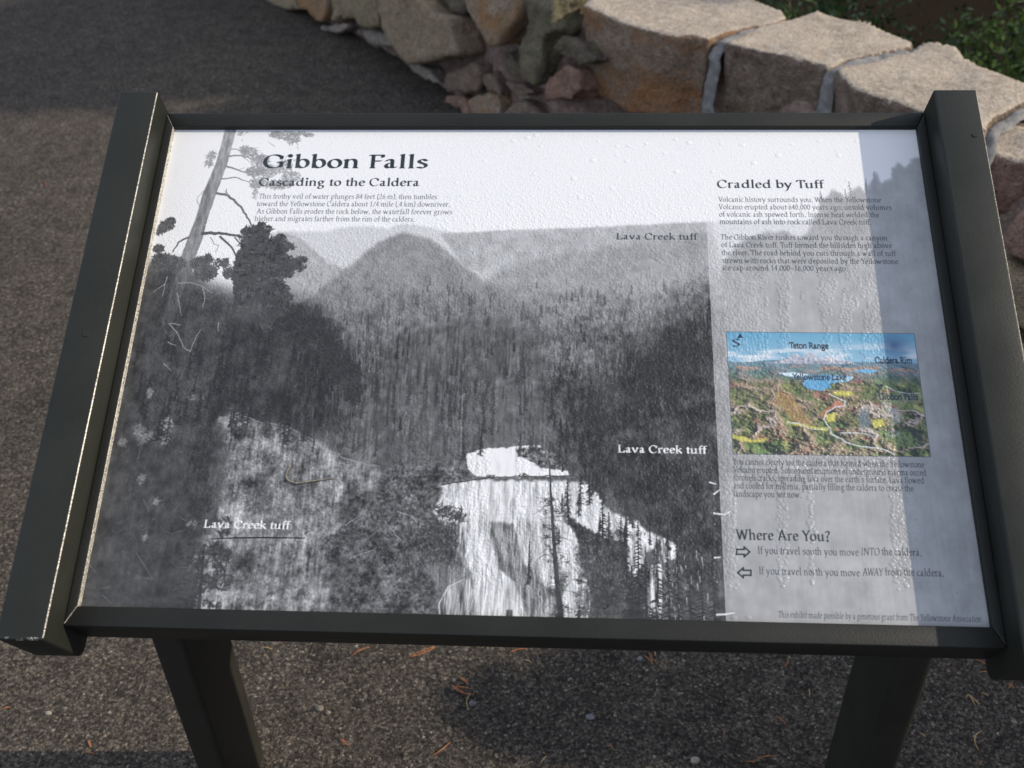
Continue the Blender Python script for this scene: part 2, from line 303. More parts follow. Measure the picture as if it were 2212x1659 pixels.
    G+=((fbm(60,60,4,.6)-.5)*.3+(vs-.5)*.12)*rr*(G<.7)
    return np.clip(G,.08,.95)

# ---------------- lettering: pen strokes for a book face
def cr(p,n=6):
    """smooth curve through the points"""
    p=[np.array(q,float) for q in p];o=[]
    closed=np.allclose(p[0],p[-1])
    for i in range(len(p)-1):
        a=p[i-1] if i>0 else (p[-2] if closed else p[0]);b=p[i];c=p[i+1];d=p[i+2] if i+2<len(p) else (p[1] if closed else p[-1])
        for j in range(n):
            t=j/n;o.append(.5*((2*b)+(-a+c)*t+(2*a-5*b+4*c-d)*t*t+(-a+3*b-3*c+d)*t**3))
    o.append(p[-1]);return o
X_=.47;C_=.69;A_=.73
def oval(x0,x1,y0,y1,a0=0,a1=360,n=22):
    cx,cy,rx,ry=(x0+x1)/2,(y0+y1)/2,(x1-x0)/2,(y1-y0)/2
    return [(cx+rx*np.cos(np.radians(a0+(a1-a0)*i/n)),cy+ry*np.sin(np.radians(a0+(a1-a0)*i/n))) for i in range(n+1)]
def Z(*a): return list(a)
def sf(x,y,w=.085): return ('s',[(x-w,y),(x+w,y)])
def sl(x,y): return ('s',[(x-.09,y-.035),(x,y)])
GL={
'a':(.5,[cr([(.1,.38),(.19,.45),(.28,.43),(.31,.34),(.31,.08),(.36,.02),(.44,.05)]),cr([(.31,.27),(.16,.24),(.09,.12),(.16,.02),(.26,.04),(.31,.11)])]),
'b':(.553,[[(.12,.72),(.12,.02)],sl(.12,.72),oval(.12,.49,.01,.46,150,-170)]),
'c':(.444,[oval(.06,.44,.01,.46,48,318)]),
'd':(.611,[[(.46,.72),(.46,.03),(.54,.03)],sl(.46,.72),oval(.07,.47,.01,.46,30,345)]),
'e':(.479,[[(.09,.24),(.40,.29)],oval(.07,.43,.01,.46,15,318)]),
'f':(.333,[cr([(.36,.68),(.28,.71),(.18,.66),(.16,.54)]),[(.16,.54),(.16,.02)],[(.05,.44),(.3,.44)],sf(.17,.01)]),
'g':(.556,[oval(.09,.40,.17,.46),cr([(.18,.18),(.12,.10),(.22,.04),(.40,.02),(.46,-.08),(.36,-.22),(.17,-.24),(.08,-.15),(.18,-.01)]),[(.37,.41),(.5,.43)]]),
'h':(.582,[[(.11,.72),(.11,.02)],sl(.11,.72),cr([(.12,.35),(.24,.45),(.38,.44),(.44,.32)]),[(.44,.32),(.44,.02)],sf(.11,.01),sf(.45,.01)]),
'i':(.291,[[(.14,.45),(.14,.02)],sl(.14,.45),sf(.14,.01),('d',[(.14,.64)])]),
'k':(.556,[[(.11,.72),(.11,.02)],sl(.11,.72),[(.13,.22),(.42,.44)],[(.22,.28),(.50,.01)],sf(.11,.01),sf(.42,.44,.07)]),
'l':(.291,[[(.14,.72),(.14,.02)],sl(.14,.72),sf(.14,.01)]),
'm':(.883,[[(.11,.45),(.11,.02)],sl(.11,.45),cr([(.12,.35),(.24,.45),(.36,.44),(.42,.32)]),[(.42,.32),(.42,.02)],cr([(.43,.35),(.56,.45),(.68,.44),(.75,.32)]),[(.75,.32),(.75,.02)],sf(.11,.01,.07),sf(.43,.01,.07),sf(.75,.01,.07)]),
'n':(.582,[[(.11,.45),(.11,.02)],sl(.11,.45),cr([(.12,.35),(.24,.45),(.38,.44),(.44,.32)]),[(.44,.32),(.44,.02)],sf(.11,.01),sf(.45,.01)]),
'o':(.546,[oval(.07,.48,.01,.46)]),
'p':(.601,[[(.13,.45),(.13,-.25)],sl(.13,.45),oval(.13,.53,.01,.46,150,-160),sf(.13,-.26)]),
'q':(.56,[[(.45,.45),(.45,-.25)],oval(.07,.46,.01,.46,30,345),sf(.45,-.26)]),
'r':(.395,[[(.11,.45),(.11,.02)],sl(.11,.45),cr([(.12,.33),(.2,.43),(.29,.45),(.36,.41)]),sf(.12,.01)]),
's':(.424,[cr([(.35,.39),(.24,.46),(.12,.42),(.10,.33),(.2,.26),(.32,.2),(.34,.09),(.24,.01),(.07,.05)])]),
't':(.326,[cr([(.15,.56),(.15,.3),(.15,.1),(.2,.02),(.31,.04)]),[(.04,.44),(.3,.44)]]),
'u':(.603,[cr([(.12,.45),(.12,.25),(.14,.07),(.25,.01),(.38,.06),(.45,.13)]),[(.46,.45),(.46,.03),(.55,.03)],sl(.12,.45),sl(.46,.45)]),
'v':(.565,[[(.07,.44),(.28,.02)],[(.28,.02),(.47,.44)],sf(.08,.45,.07),sf(.46,.45,.07)]),
'w':(.834,[[(.07,.44),(.25,.02)],[(.25,.02),(.40,.42)],[(.40,.42),(.57,.02)],[(.57,.02),(.75,.44)],sf(.08,.45,.07),sf(.75,.45,.07)]),
'x':(.516,[[(.08,.44),(.43,.02)],[(.42,.44),(.07,.02)],sf(.08,.45,.06),sf(.42,.45,.06),sf(.08,.01,.06),sf(.43,.01,.06)]),
'y':(.556,[[(.07,.44),(.28,.04)],cr([(.48,.44),(.28,.02),(.18,-.2),(.08,-.24)]),sf(.08,.45,.07),sf(.47,.45,.07)]),
'z':(.5,[[(.08,.44),(.40,.44),(.07,.02),(.42,.02)]]),
'A':(.778,[[(.38,.69),(.10,.02)],[(.38,.69),(.66,.02)],[(.2,.24),(.55,.24)],sf(.10,.01),sf(.66,.01)]),
'C':(.709,[oval(.06,.70,.0,.69,45,315),[(.62,.62),(.63,.48)]]),
'F':(.556,[[(.16,.68),(.16,.02)],[(.06,.68),(.5,.68),(.5,.57)],[(.16,.37),(.42,.37)],sf(.16,.01)]),
'G':(.763,[oval(.06,.72,.0,.69,45,330),[(.66,.3),(.66,.06)],[(.55,.31),(.75,.31)],[(.64,.62),(.65,.48)]]),
'I':(.337,[[(.17,.68),(.17,.02)],sf(.17,.68),sf(.17,.01)]),
'L':(.611,[[(.16,.68),(.16,.02)],[(.06,.02),(.54,.02),(.56,.15)],sf(.16,.68)]),
'N':(.831,[[(.14,.68),(.14,.02)],[(.14,.68),(.68,.03)],[(.68,.68),(.68,.03)],sf(.12,.01),sf(.68,.68),sf(.12,.68,.06)]),
'O':(.786,[oval(.06,.72,.0,.69)]),
'R':(.668,[[(.16,.68),(.16,.02)],cr([(.08,.68),(.34,.68),(.48,.60),(.48,.44),(.34,.35),(.17,.35)]),[(.3,.35),(.58,.02),(.66,.01)],sf(.16,.01)]),
'S':(.525,[cr([(.42,.60),(.28,.69),(.13,.63),(.09,.50),(.2,.39),(.36,.31),(.43,.18),(.36,.04),(.2,.0),(.06,.07)])]),
'T':(.613,[[(.31,.68),(.31,.02)],[(.04,.56),(.05,.68),(.57,.68),(.58,.56)],sf(.31,.01)]),
'V':(.722,[[(.08,.68),(.36,.01)],[(.36,.01),(.63,.68)],sf(.08,.68),sf(.63,.68)]),
'W':(1.0,[[(.08,.68),(.30,.01)],[(.30,.01),(.5,.66)],[(.5,.66),(.71,.01)],[(.71,.01),(.92,.68)],sf(.08,.68),sf(.92,.68)]),
'Y':(.667,[[(.08,.68),(.33,.34)],[(.58,.68),(.33,.34)],[(.33,.34),(.33,.02)],sf(.08,.68),sf(.58,.68),sf(.33,.01)]),
'0':(.5,[oval(.06,.43,.0,.67)]),'1':(.5,[[(.14,.58),(.26,.66),(.26,.02)],sf(.26,.01)]),
'2':(.5,[cr([(.08,.52),(.2,.66),(.36,.62),(.38,.46),(.26,.27),(.07,.03)]),[(.07,.03),(.43,.03)]]),
'4':(.5,[[(.33,.0),(.33,.66),(.04,.2),(.45,.2)]]),
'6':(.5,[cr([(.38,.66),(.18,.5),(.08,.25)]),oval(.08,.42,.0,.4)]),
'8':(.5,[oval(.1,.40,.35,.67),oval(.07,.43,.0,.35)]),
'.':(.25,[('d',[(.12,.03)])]),',':(.25,[('d',[(.12,.03)]),('s',[(.13,.02),(.08,-.1)])]),
"'":(.278,[[(.13,.70),(.10,.56)]]),'-':(.5,[[(.04,.24),(.46,.24)]]),'(':(.333,[cr([(.29,.74),(.14,.52),(.14,.1),(.29,-.14)])]),
')':(.333,[cr([(.05,.74),(.2,.52),(.2,.1),(.05,-.14)])]),'/':(.45,[[(.02,-.1),(.42,.72)]]),
'?':(.444,[cr([(.08,.58),(.2,.69),(.36,.62),(.34,.46),(.22,.34),(.2,.2)]),('d',[(.2,.03)])]),
' ':(.25,[])}
KERN={'Yo':-.09,'Ye':-.09,'Vo':-.06,'Tu':-.07,'Te':-.08,'Wh':-.0,'AW':-.1,'WA':-.1,'AY':-.08,'ry':-.02,'ff':-.02,'Fa':-.05,'Fal':0}
def glyph(ch,size,pen,thin,ang,shear,sans):
    w,st=GL[ch];ss=3
    S=size*ss;m=.22
    nx=int((w+2*m+.15)*S)+4;ny=int((1.25+m)*S)+4
    X=(np.arange(nx)[None,:]+.5)/S-m;Y=.95-(np.arange(ny)[:,None]+.5)/S
    X=X-shear*Y+0*Y;Y=Y+0*X
    c,s=np.cos(ang),np.sin(ang);out=np.full(X.shape,9.,np.float32)
    def tf(x,y,a,b): return ((x*c+y*s)/a,(-x*s+y*c)/b)
    for k in st:
        kind='p'
        if isinstance(k,tuple): kind,k=k
        if kind=='s' and sans and ch not in ",'": continue
        a,b=(pen,thin) if not sans else (pen,pen)
        if kind=='s': a,b=thin*1.25,thin*1.25
        if kind=='d': a=b=pen*1.25
        U,V=tf(X,Y,a,b);q=[tf(x,y,a,b) for x,y in k]
        if len(q)==1: q=q*2
        sc=min(a,b)*S
        for i in range(len(q)-1):
            (x0,y0),(x1,y1)=q[i],q[i+1];dx,dy=x1-x0,y1-y0
            t=np.clip(((U-x0)*dx+(V-y0)*dy)/(dx*dx+dy*dy+1e-9),0,1)
            out=np.minimum(out,(np.hypot(U-x0-t*dx,V-y0-t*dy)-1)*sc)
    mk=np.clip(.5-out,0,1)
    nx2=nx//ss*ss;ny2=ny//ss*ss
    return mk[:ny2,:nx2].reshape(ny2//ss,ss,nx2//ss,ss).mean((1,3)),m,w
GC={}
def text(G,s,x0,x1,y,size,tone,bold=False,italic=False,sans=False,k=1.,pen=None):
    """one line from x0 to x1 on baseline y, letter height from size (canvas pixels per em)"""
    pen=pen or ((.076 if bold else .058) if not sans else .06);thin=.020 if bold else .016
    if not sans: thin=max(thin,.55/size)
    adv=[];t=0
    for i,ch in enumerate(s):
        adv.append(t);t+=GL[ch][0]*(1.04 if not sans else .95)+(.015 if bold else 0)+KERN.get(s[i:i+2],0)
    last=t
    f=(x1-x0)/last
    wsc=f/size
    for i,ch in enumerate(s):
        if ch==' ': continue
        X=x0+adv[i]*f;fx=X-np.floor(X);key=(ch,round(size,1),pen,italic,sans,round(wsc,2))
        if key not in GC: GC[key]=glyph(ch,size,pen,thin,.35,.22 if italic else 0,sans)
        mk,m,w=GC[key]
        if abs(wsc-1)>.02:
            nw=max(2,int(mk.shape[1]*wsc));xs=np.linspace(0,mk.shape[1]-1.001,nw);i0=xs.astype(int);ff=xs-i0
            mk=mk[:,i0]*(1-ff)+mk[:,i0+1]*ff
        px=X-m*size*wsc;py=y-.95*size
        ix,iy=int(np.floor(px)),int(np.floor(py));fx,fy=px-ix,py-iy
        h,w2=mk.shape;M=np.zeros((h+1,w2+1),np.float32)
        M[:h,:w2]+=mk*(1-fx)*(1-fy);M[:h,1:]+=mk*fx*(1-fy);M[1:,:w2]+=mk*(1-fx)*fy;M[1:,1:]+=mk*fx*fy
        if ix<0 or iy<0 or ix+w2+1>NX or iy+h+1>NY: continue
        M=np.clip(M*k,0,1)
        g=G[iy:iy+h+1,ix:ix+w2+1]
        if G.ndim==3: M=M[:,:,None]
        g*=(1-M);g+=M*tone

# ---------------- the coloured relief map
def paint_map(C):
    cn=mp([(205,127),(1812,158),(1948,1206),(248,1183)])
    x0=int(round((cn[0][0]+cn[3][0])/2));x1=int(round((cn[1][0]+cn[2][0])/2));y0=int(round((cn[0][1]+cn[1][1])/2));y1=int(round((cn[2][1]+cn[3][1])/2))
    w,h=x1-x0,y1-y0
    M=np.zeros((h,w,3),np.float32);u=np.linspace(0,1,w)[None,:];v=np.linspace(0,1,h)[:,None]
    def L(*c): return np.array(c,np.float32)
    sky=L(.10,.42,.66)*(1-v[...,None]*1.6)+L(.55,.75,.88)*(v[...,None]*1.6);sky=np.clip(sky,0,1)*np.ones((1,w,1))
    cl=np.clip((fbm(160,26,4,.6,h,w)-.52)*5,0,1)*np.clip((v-.06)*8,0,1);sky=sky*(1-cl[...,None]*.75)+L(.9,.92,.95)*cl[...,None]*.75
    dk=np.clip(1-np.hypot((u-.89)/.10,(v-.10)/.13),0,1)[...,None];sky=sky*(1-dk)+L(.06,.17,.36)*dk
    M[:]=sky
    # relief that grows coarser towards the viewer
    hor=.245+.008*np.sin(u*20)+.01*(fbm(60,60,3,.5,h,w)-.5)
    d=np.clip((v-.25)/.75,0,1)
    H=np.zeros((h,w),np.float32)
    n1=1-np.abs(2*fbm(130,80,5,.55,h,w)-1);n2=1-np.abs(2*fbm(50,22,4,.6,h,w)-1);n3=1-np.abs(2*fbm(34,34,3,.6,h,w)-1)
    H=n1*d**.8*2.6+n2*(.18+.22*d)+n3*.14*d
    gx=np.gradient(H,axis=1)*(22);gy=np.gradient(H,axis=0)*9
    sh=np.clip(.52-gx*1.0+gy*.65+.25*(fbm(10,10,2,.5,h,w)-.5),0.05,1.25)[...,None]
    a=fbm(120,60,4,.6,h,w);b=fbm(70,50,4,.6,h,w);c=fbm(50,30,3,.6,h,w)
    col=L(.13,.20,.07)*np.ones((h,w,1))
    def mix(m,k): 
        m=np.clip(m,0,1)[...,None];col[:]=col*(1-m)+k*m
    mix((b-.52)*7*(n1<.72),L(.30,.31,.10));mix((n1-.66)*3.4*(.25+a),L(.27,.19,.10));mix((n1-.82)*5*(.3+a),L(.44,.32,.21));mix((c-.64)*9*(n1>.6),L(.36,.19,.12))
    pk=np.clip((n1-.86)*9,0,1)*np.clip((np.hypot(u-.90,(v-.72)*1.2)<.26)|(np.hypot(u-.08,(v-.72)*1.2)<.16),.15,1)
    mix(pk*.8,L(.55,.47,.42))
    mix((1-d*4.)*.9,L(.16,.32,.44));mix(np.exp(-((v-.30)/.02)**2)*.7*(fbm(60,12,3,.5,h,w)>.5),L(.62,.33,.2))
    mix(np.clip((.5-sh[...,0])*1.4,0,.6),L(.05,.09,.14))
    land=col*(.30+sh*1.15)
    m=(v>hor)[...,None].astype(np.float32);M[:]=M*(1-m)+land*m
    # the far range
    def mt(cx,wd,ht,base=.262):
        t=np.clip(1-np.abs(u-cx)/wd,0,1)*ht+(fbm(14,14,3,.6,1*h,w)[h//2][None,:]-.5)*.03*(np.abs(u-cx)<wd)
        return ((v<base)&(v>base-t)&(t>.004))
    for cx,wd,ht in [(.36,.10,.085),(.44,.09,.095),(.30,.09,.04),(.53,.12,.06),(.62,.08,.03)]:
        k=mt(cx,wd,ht).astype(np.float32)[...,None]*.9
        M[:]=M*(1-k)+(L(.40,.42,.52)+L(.45,.42,.36)*(fbm(8,12,3,.6,h,w)[...,None]-.42)*2.2)*k
    M=M*.86;M=M*.84+M.mean(2,keepdims=True)*.16;S=C[y0:y1,x0:x1];S[:]=M
    # water, meadows, rivers in the map (digitised on the print)
    def ma(p,col,amp=8,k=1.,s=1): area(C,mp(p),L(*col),amp,s,k)
    ma([(640,490),(760,480),(900,500),(960,500),(1100,505),(1280,520),(1240,560),(1080,580),(1100,610),(1010,640),(930,635),(860,600),(850,570),(880,540),(760,520),(680,500)],(.12,.36,.60),8,.95)
    ma([(640,490),(760,482),(900,500),(880,520),(740,515)],(.75,.85,.9),8,.8);ma([(1120,520),(1290,520),(1250,555),(1130,560)],(.45,.68,.82),6,.8)
    ma([(1290,465),(1420,452),(1500,468),(1420,490),(1340,480)],(.16,.45,.70),8,.9)
    for p in [[(1090,650),(1280,645),(1290,680),(1140,690)],[(1440,890),(1540,880),(1560,940),(1450,960)],[(720,890),(960,950),(1080,960),(1060,990),(900,960),(740,920)],[(250,1020),(420,1060),(560,1050),(520,1080),(340,1075),(250,1050)],[(1060,840),(1150,830),(1130,900),(1070,910)]]: ma(p,(.62,.58,.14),14,.85,2)
    ma([(640,640),(760,690),(850,800),(900,880),(940,920),(860,930),(760,880),(680,800),(620,700)],(.42,.27,.12),18,.7,3)
    for i in range(24):
        t=i/24;x=660+250*t;y=690+210*t+RS.uniform(-30,30);seg_mask(C,mp([(x,y),(x-20+RS.uniform(-10,10),y+44)]),2.5,1,L(.14,.10,.07),.45,1)
    ma([(1000,870),(1050,800),(1150,740),(1220,745),(1190,780),(1090,800),(1040,870)],(.55,.22,.14),12,.8,2)
    ma([(1340,790),(1410,790),(1410,950),(1340,970),(1320,880)],(.16,.22,.27),22,.7,4)
    rv=[[(1080,665),(1150,700),(1220,730),(1210,770),(1130,780),(1060,820),(1035,880),(1060,930),(1090,960),(1100,1010),(1180,1050),(1220,1080),(1290,1100),(1400,1120),(1500,1130),(1590,1160),(1640,1190)],[(720,905),(840,930),(940,970),(1060,975)],[(1560,600),(1640,640),(1730,660),(1860,660)],[(1180,1000),(1300,1000),(1430,1020)]]
    for i,p in enumerate(rv): seg_mask(C,mp(p),4,4 if i==0 else 2,L(.62,.66,.70),.8,1.2)
    for p in [(1560,770),(1620,800),(1590,830),(1660,860),(1640,900),(1450,1000),(1620,1000)]: needles(C,*mp([p])[0],20,14,26,.5,2.2,.4,.2)
    K=L(.02,.03,.05)
    def dots(p,st=20):
        d=0
        for i in range(len(p)-1):
            a,b=np.array(p[i]),np.array(p[i+1]);Ln=np.hypot(*(b-a))
            while d<Ln:
                q=mp([tuple(a+(b-a)*d/Ln)])[0];dab(C,q[0],q[1],2.0,K,.9);d+=st
            d-=Ln
    dots([(850,580),(880,530),(980,490),(1100,465),(1200,430),(1290,400),(1400,395),(1600,410),(1700,435),(1800,455),(1845,480)])
    dots([(840,680),(860,740),(900,800),(960,850),(1030,870)]);dots([(1060,830),(1160,815),(1290,810),(1350,770),(1420,730),(1470,700),(1480,660),(1560,650),(1680,640),(1780,610)])
    ma([(1490,670),(1850,680),(1870,730),(1500,725)],(.26,.30,.22),16,.75,5)
    def T(s,a,b,px):
        p=mp([a,b]);text(C,s,p[0][0],p[1][0],(p[0][1]+p[1][1])/2,px,K,sans=True,k=1.,pen=.075)
    T('Teton Range',(740,275),(1075,280),29);T('Caldera Rim',(1475,392),(1795,415),29);T('Yellowstone Lake',(768,545),(1230,548),29);T('Gibbon Falls',(1508,712),(1845,722),29)
    area(C,mp([(1480,583),(1545,585),(1515,632)]),K,0,0);area(C,mp([(291,188),(340,188),(316,148)]),K,0,0)
    p=mp([(250,260),(325,260)]);text(C,'S',p[0][0],p[1][0],p[0][1],38,K,bold=True)
    for a,b in (((x0,y0),(x1,y0)),((x1,y0),(x1,y1)),((x1,y1),(x0,y1)),((x0,y1),(x0,y0))): seg_mask(C,[a,b],2.2,2.2,L(.10,.12,.15),.9)

def lin(t): return np.where(t<=.04045,t/12.92,((t+.055)/1.055)**2.4)
def paint_panel():
    """returns linear base colours of the whole printed sheet"""
    G=paint_photo()
    col=rough(raster([P(1779,325),P(2400,325),P(2600,1700),P(1834,1700)]),0,1)
    # straight left border of the column, measured on the sheet
    cx=P(1783,340)[0]*.5+P(1833,1580)[0]*.5
    m=np.zeros((NY,NX),np.float32);m[:,int(cx):]=1
    Gc=.93*.62+G*.38
    Gc=np.where(XX>cx,.95-.37*(1-np.clip((G-.25)/.68,0,1))**.8,Gc)
    G=G*(1-m)+Gc*m
    C=np.repeat(lin(np.clip(G,0,1))[:,:,None],3,2).astype(np.float32)
    C*=np.array([.99,1.0,1.01],np.float32)
    ink=np.array([.018,.028,.034],np.float32);soft=np.array([.034,.043,.05],np.float32);wh=np.array([.86,.88,.88],np.float32)
    def T(s,a,b,em,tone=ink,**kw):
        a,b=P(*a),P(*b);text(C,s,a[0],b[0],(a[1]+b[1])/2,em,tone,**kw)
    q=lambda x,y:(350+x/2.4578,300+y/2.4578)
    T('Gibbon Falls',q(772,312),q(1808,304),80,bold=True)
    T('Cascading to the Caldera',q(748,424),q(1752,414),46,bold=True)
    for s,a,b in [('This frothy veil of water plunges 84 feet (26 m), then tumbles',(748,500),(1860,500)),('toward the Yellowstone Caldera about 1/4 mile (.4 km) downriver.',(735,549),(1940,544)),
                  ('As Gibbon Falls erodes the rock below, the waterfall forever grows',(733,597),(1955,590)),('higher and migrates farther from the rim of the caldera.',(722,640),(1722,638))]:
        T(s,q(*a),q(*b),29,soft,k=.9)
    q=lambda x,y:(1750+x/2.627,300+y/2.627)
    T('Cradled by Tuff',q(172,458),q(885,466),46,bold=True)
    for s,a,b in [('Volcanic history surrounds you. When the Yellowstone',(180,545),(1266,566)),('Volcano erupted about 640,000 years ago, untold volumes',(182,595),(1336,616)),
        ('of volcanic ash spewed forth. Intense heat welded the',(184,645),(1254,664)),('mountains of ash into rock called Lava Creek tuff.',(188,695),(1200,712)),
        ('The Gibbon River rushes toward you through a canyon',(196,797),(1308,818)),('of Lava Creek tuff. Tuff formed the hillsides high above',(199,848),(1338,869)),
        ('the river. The road behind you cuts through a wall of tuff',(201,901),(1363,922)),('strewn with rocks that were deposited by the Yellowstone',(203,952),(1380,976)),('ice cap around 14,000-16,000 years ago.',(207,1005),(1042,1018))]:
        T(s,q(*a),q(*b),29,soft,k=1.)
    for s,a,b in [('You cannot clearly see the caldera that formed when the Yellowstone',(206,100),(1526,116)),('Volcano erupted. Subsequent eruptions of underground magma oozed',(207,154),(1540,172)),
        ("through cracks, spreading lava over the earth's surface. Lava flowed",(208,208),(1524,226)),('and cooled for millenia, partially filling the caldera to create the',(209,264),(1450,280)),('landscape you see now.',(210,319),(678,325))]:
        r=lambda x,y:(1780+x/2.719,1140+y/2.719);T(s,r(*a),r(*b),29,soft,k=1.)
    T('Where Are You?',r(228,616),r(880,622),44,bold=True)
    T('If you travel south you move ',r(376,716),r(1088,722),32,soft);T('INTO',r(1086,722),r(1216,722),32,soft,italic=True);T(' the caldera.',r(1216,722),r(1506,724),32,soft)
    T('If you travel north you move ',r(384,858),r(1096,862),32,soft);T('AWAY',r(1096,862),r(1240,862),32,soft,italic=True);T(' from the caldera.',r(1240,862),r(1660,866),32,soft)
    T('This exhibit made possible by a generous grant from The Yellowstone Association',r(516,1162),r(1914,1168),26,soft,italic=True,k=.95)
    for c0,s in ((230,1),(238,-1)):                                # the two outlined arrows
        y=698 if s>0 else 842
        xa,xb=(c0,c0+90);bx=lambda t:(xa+t*90 if s>0 else xb-t*90)
        pts=[(bx(0),y-17),(bx(.58),y-17),(bx(.58),y-34),(bx(1),y),(bx(.58),y+34),(bx(.58),y+17),(bx(0),y+17),(bx(0),y-17)]
        seg_mask(C,rc(pts),5.,5.,ink,.95)
    T('Lava Creek tuff',(1000+1375/2.4578,300+752/2.4578),(1000+1882/2.4578,300+754/2.4578),35,bold=True,pen=.07)
    T('Lava Creek tuff',(1000+1385/2.4578,1050+235/2.4578),(1000+1940/2.4578,1050+240/2.4578),35,wh,bold=True,pen=.07)
    T('Lava Creek tuff',(1265/2.4578,900+1070/2.4578),(1802/2.4578,900+1080/2.4578),35,wh,bold=True,pen=.07)
    paint_map(C)
    # scuffs, smears and scratches worn into the sheet
    sc=np.array([.62,.66,.68],np.float32)
    for p in [[(75,432),(110,438),(150,440),(185,420)],[(95,1130),(150,1128),(215,1118)],[(45,220),(90,232)],[(75,300),(115,270)],[(80,738),(118,735)]]:
        seg_mask(C,rc(p),6,3,np.array([.85,.88,.9],np.float32),.75,1.5)
    for i in range(90):
        x,y=RS.uniform(40,NX-40),RS.uniform(NY*.25,NY-20)
        if RS.rand()<.5: x=RS.choice([RS.uniform(20,330),RS.uniform(NX-330,NX-20),RS.uniform(300,NX-300)]);y=RS.uniform(NY*.75,NY-15)
        a=RS.uniform(0,6.28);Ln=RS.uniform(10,70)
        seg_mask(C,[(x,y),(x+Ln*np.cos(a)*.6,y+Ln*np.sin(a)*.6),(x+Ln*np.cos(a+.3),y+Ln*np.sin(a+.3))],1.4,1,sc,RS.uniform(.05,.22),1)
    hz=np.clip((fbm(130,90,5,.6)-.5)*3,0,1)*.035
    C+=hz[:,:,None]*(1-C)
    for i in range(300):
        dab(C,RS.uniform(5,NX-5),RS.uniform(5,NY-5),RS.uniform(.8,1.8),.12,.5)
    return np.clip(C*.84,.012,.70)

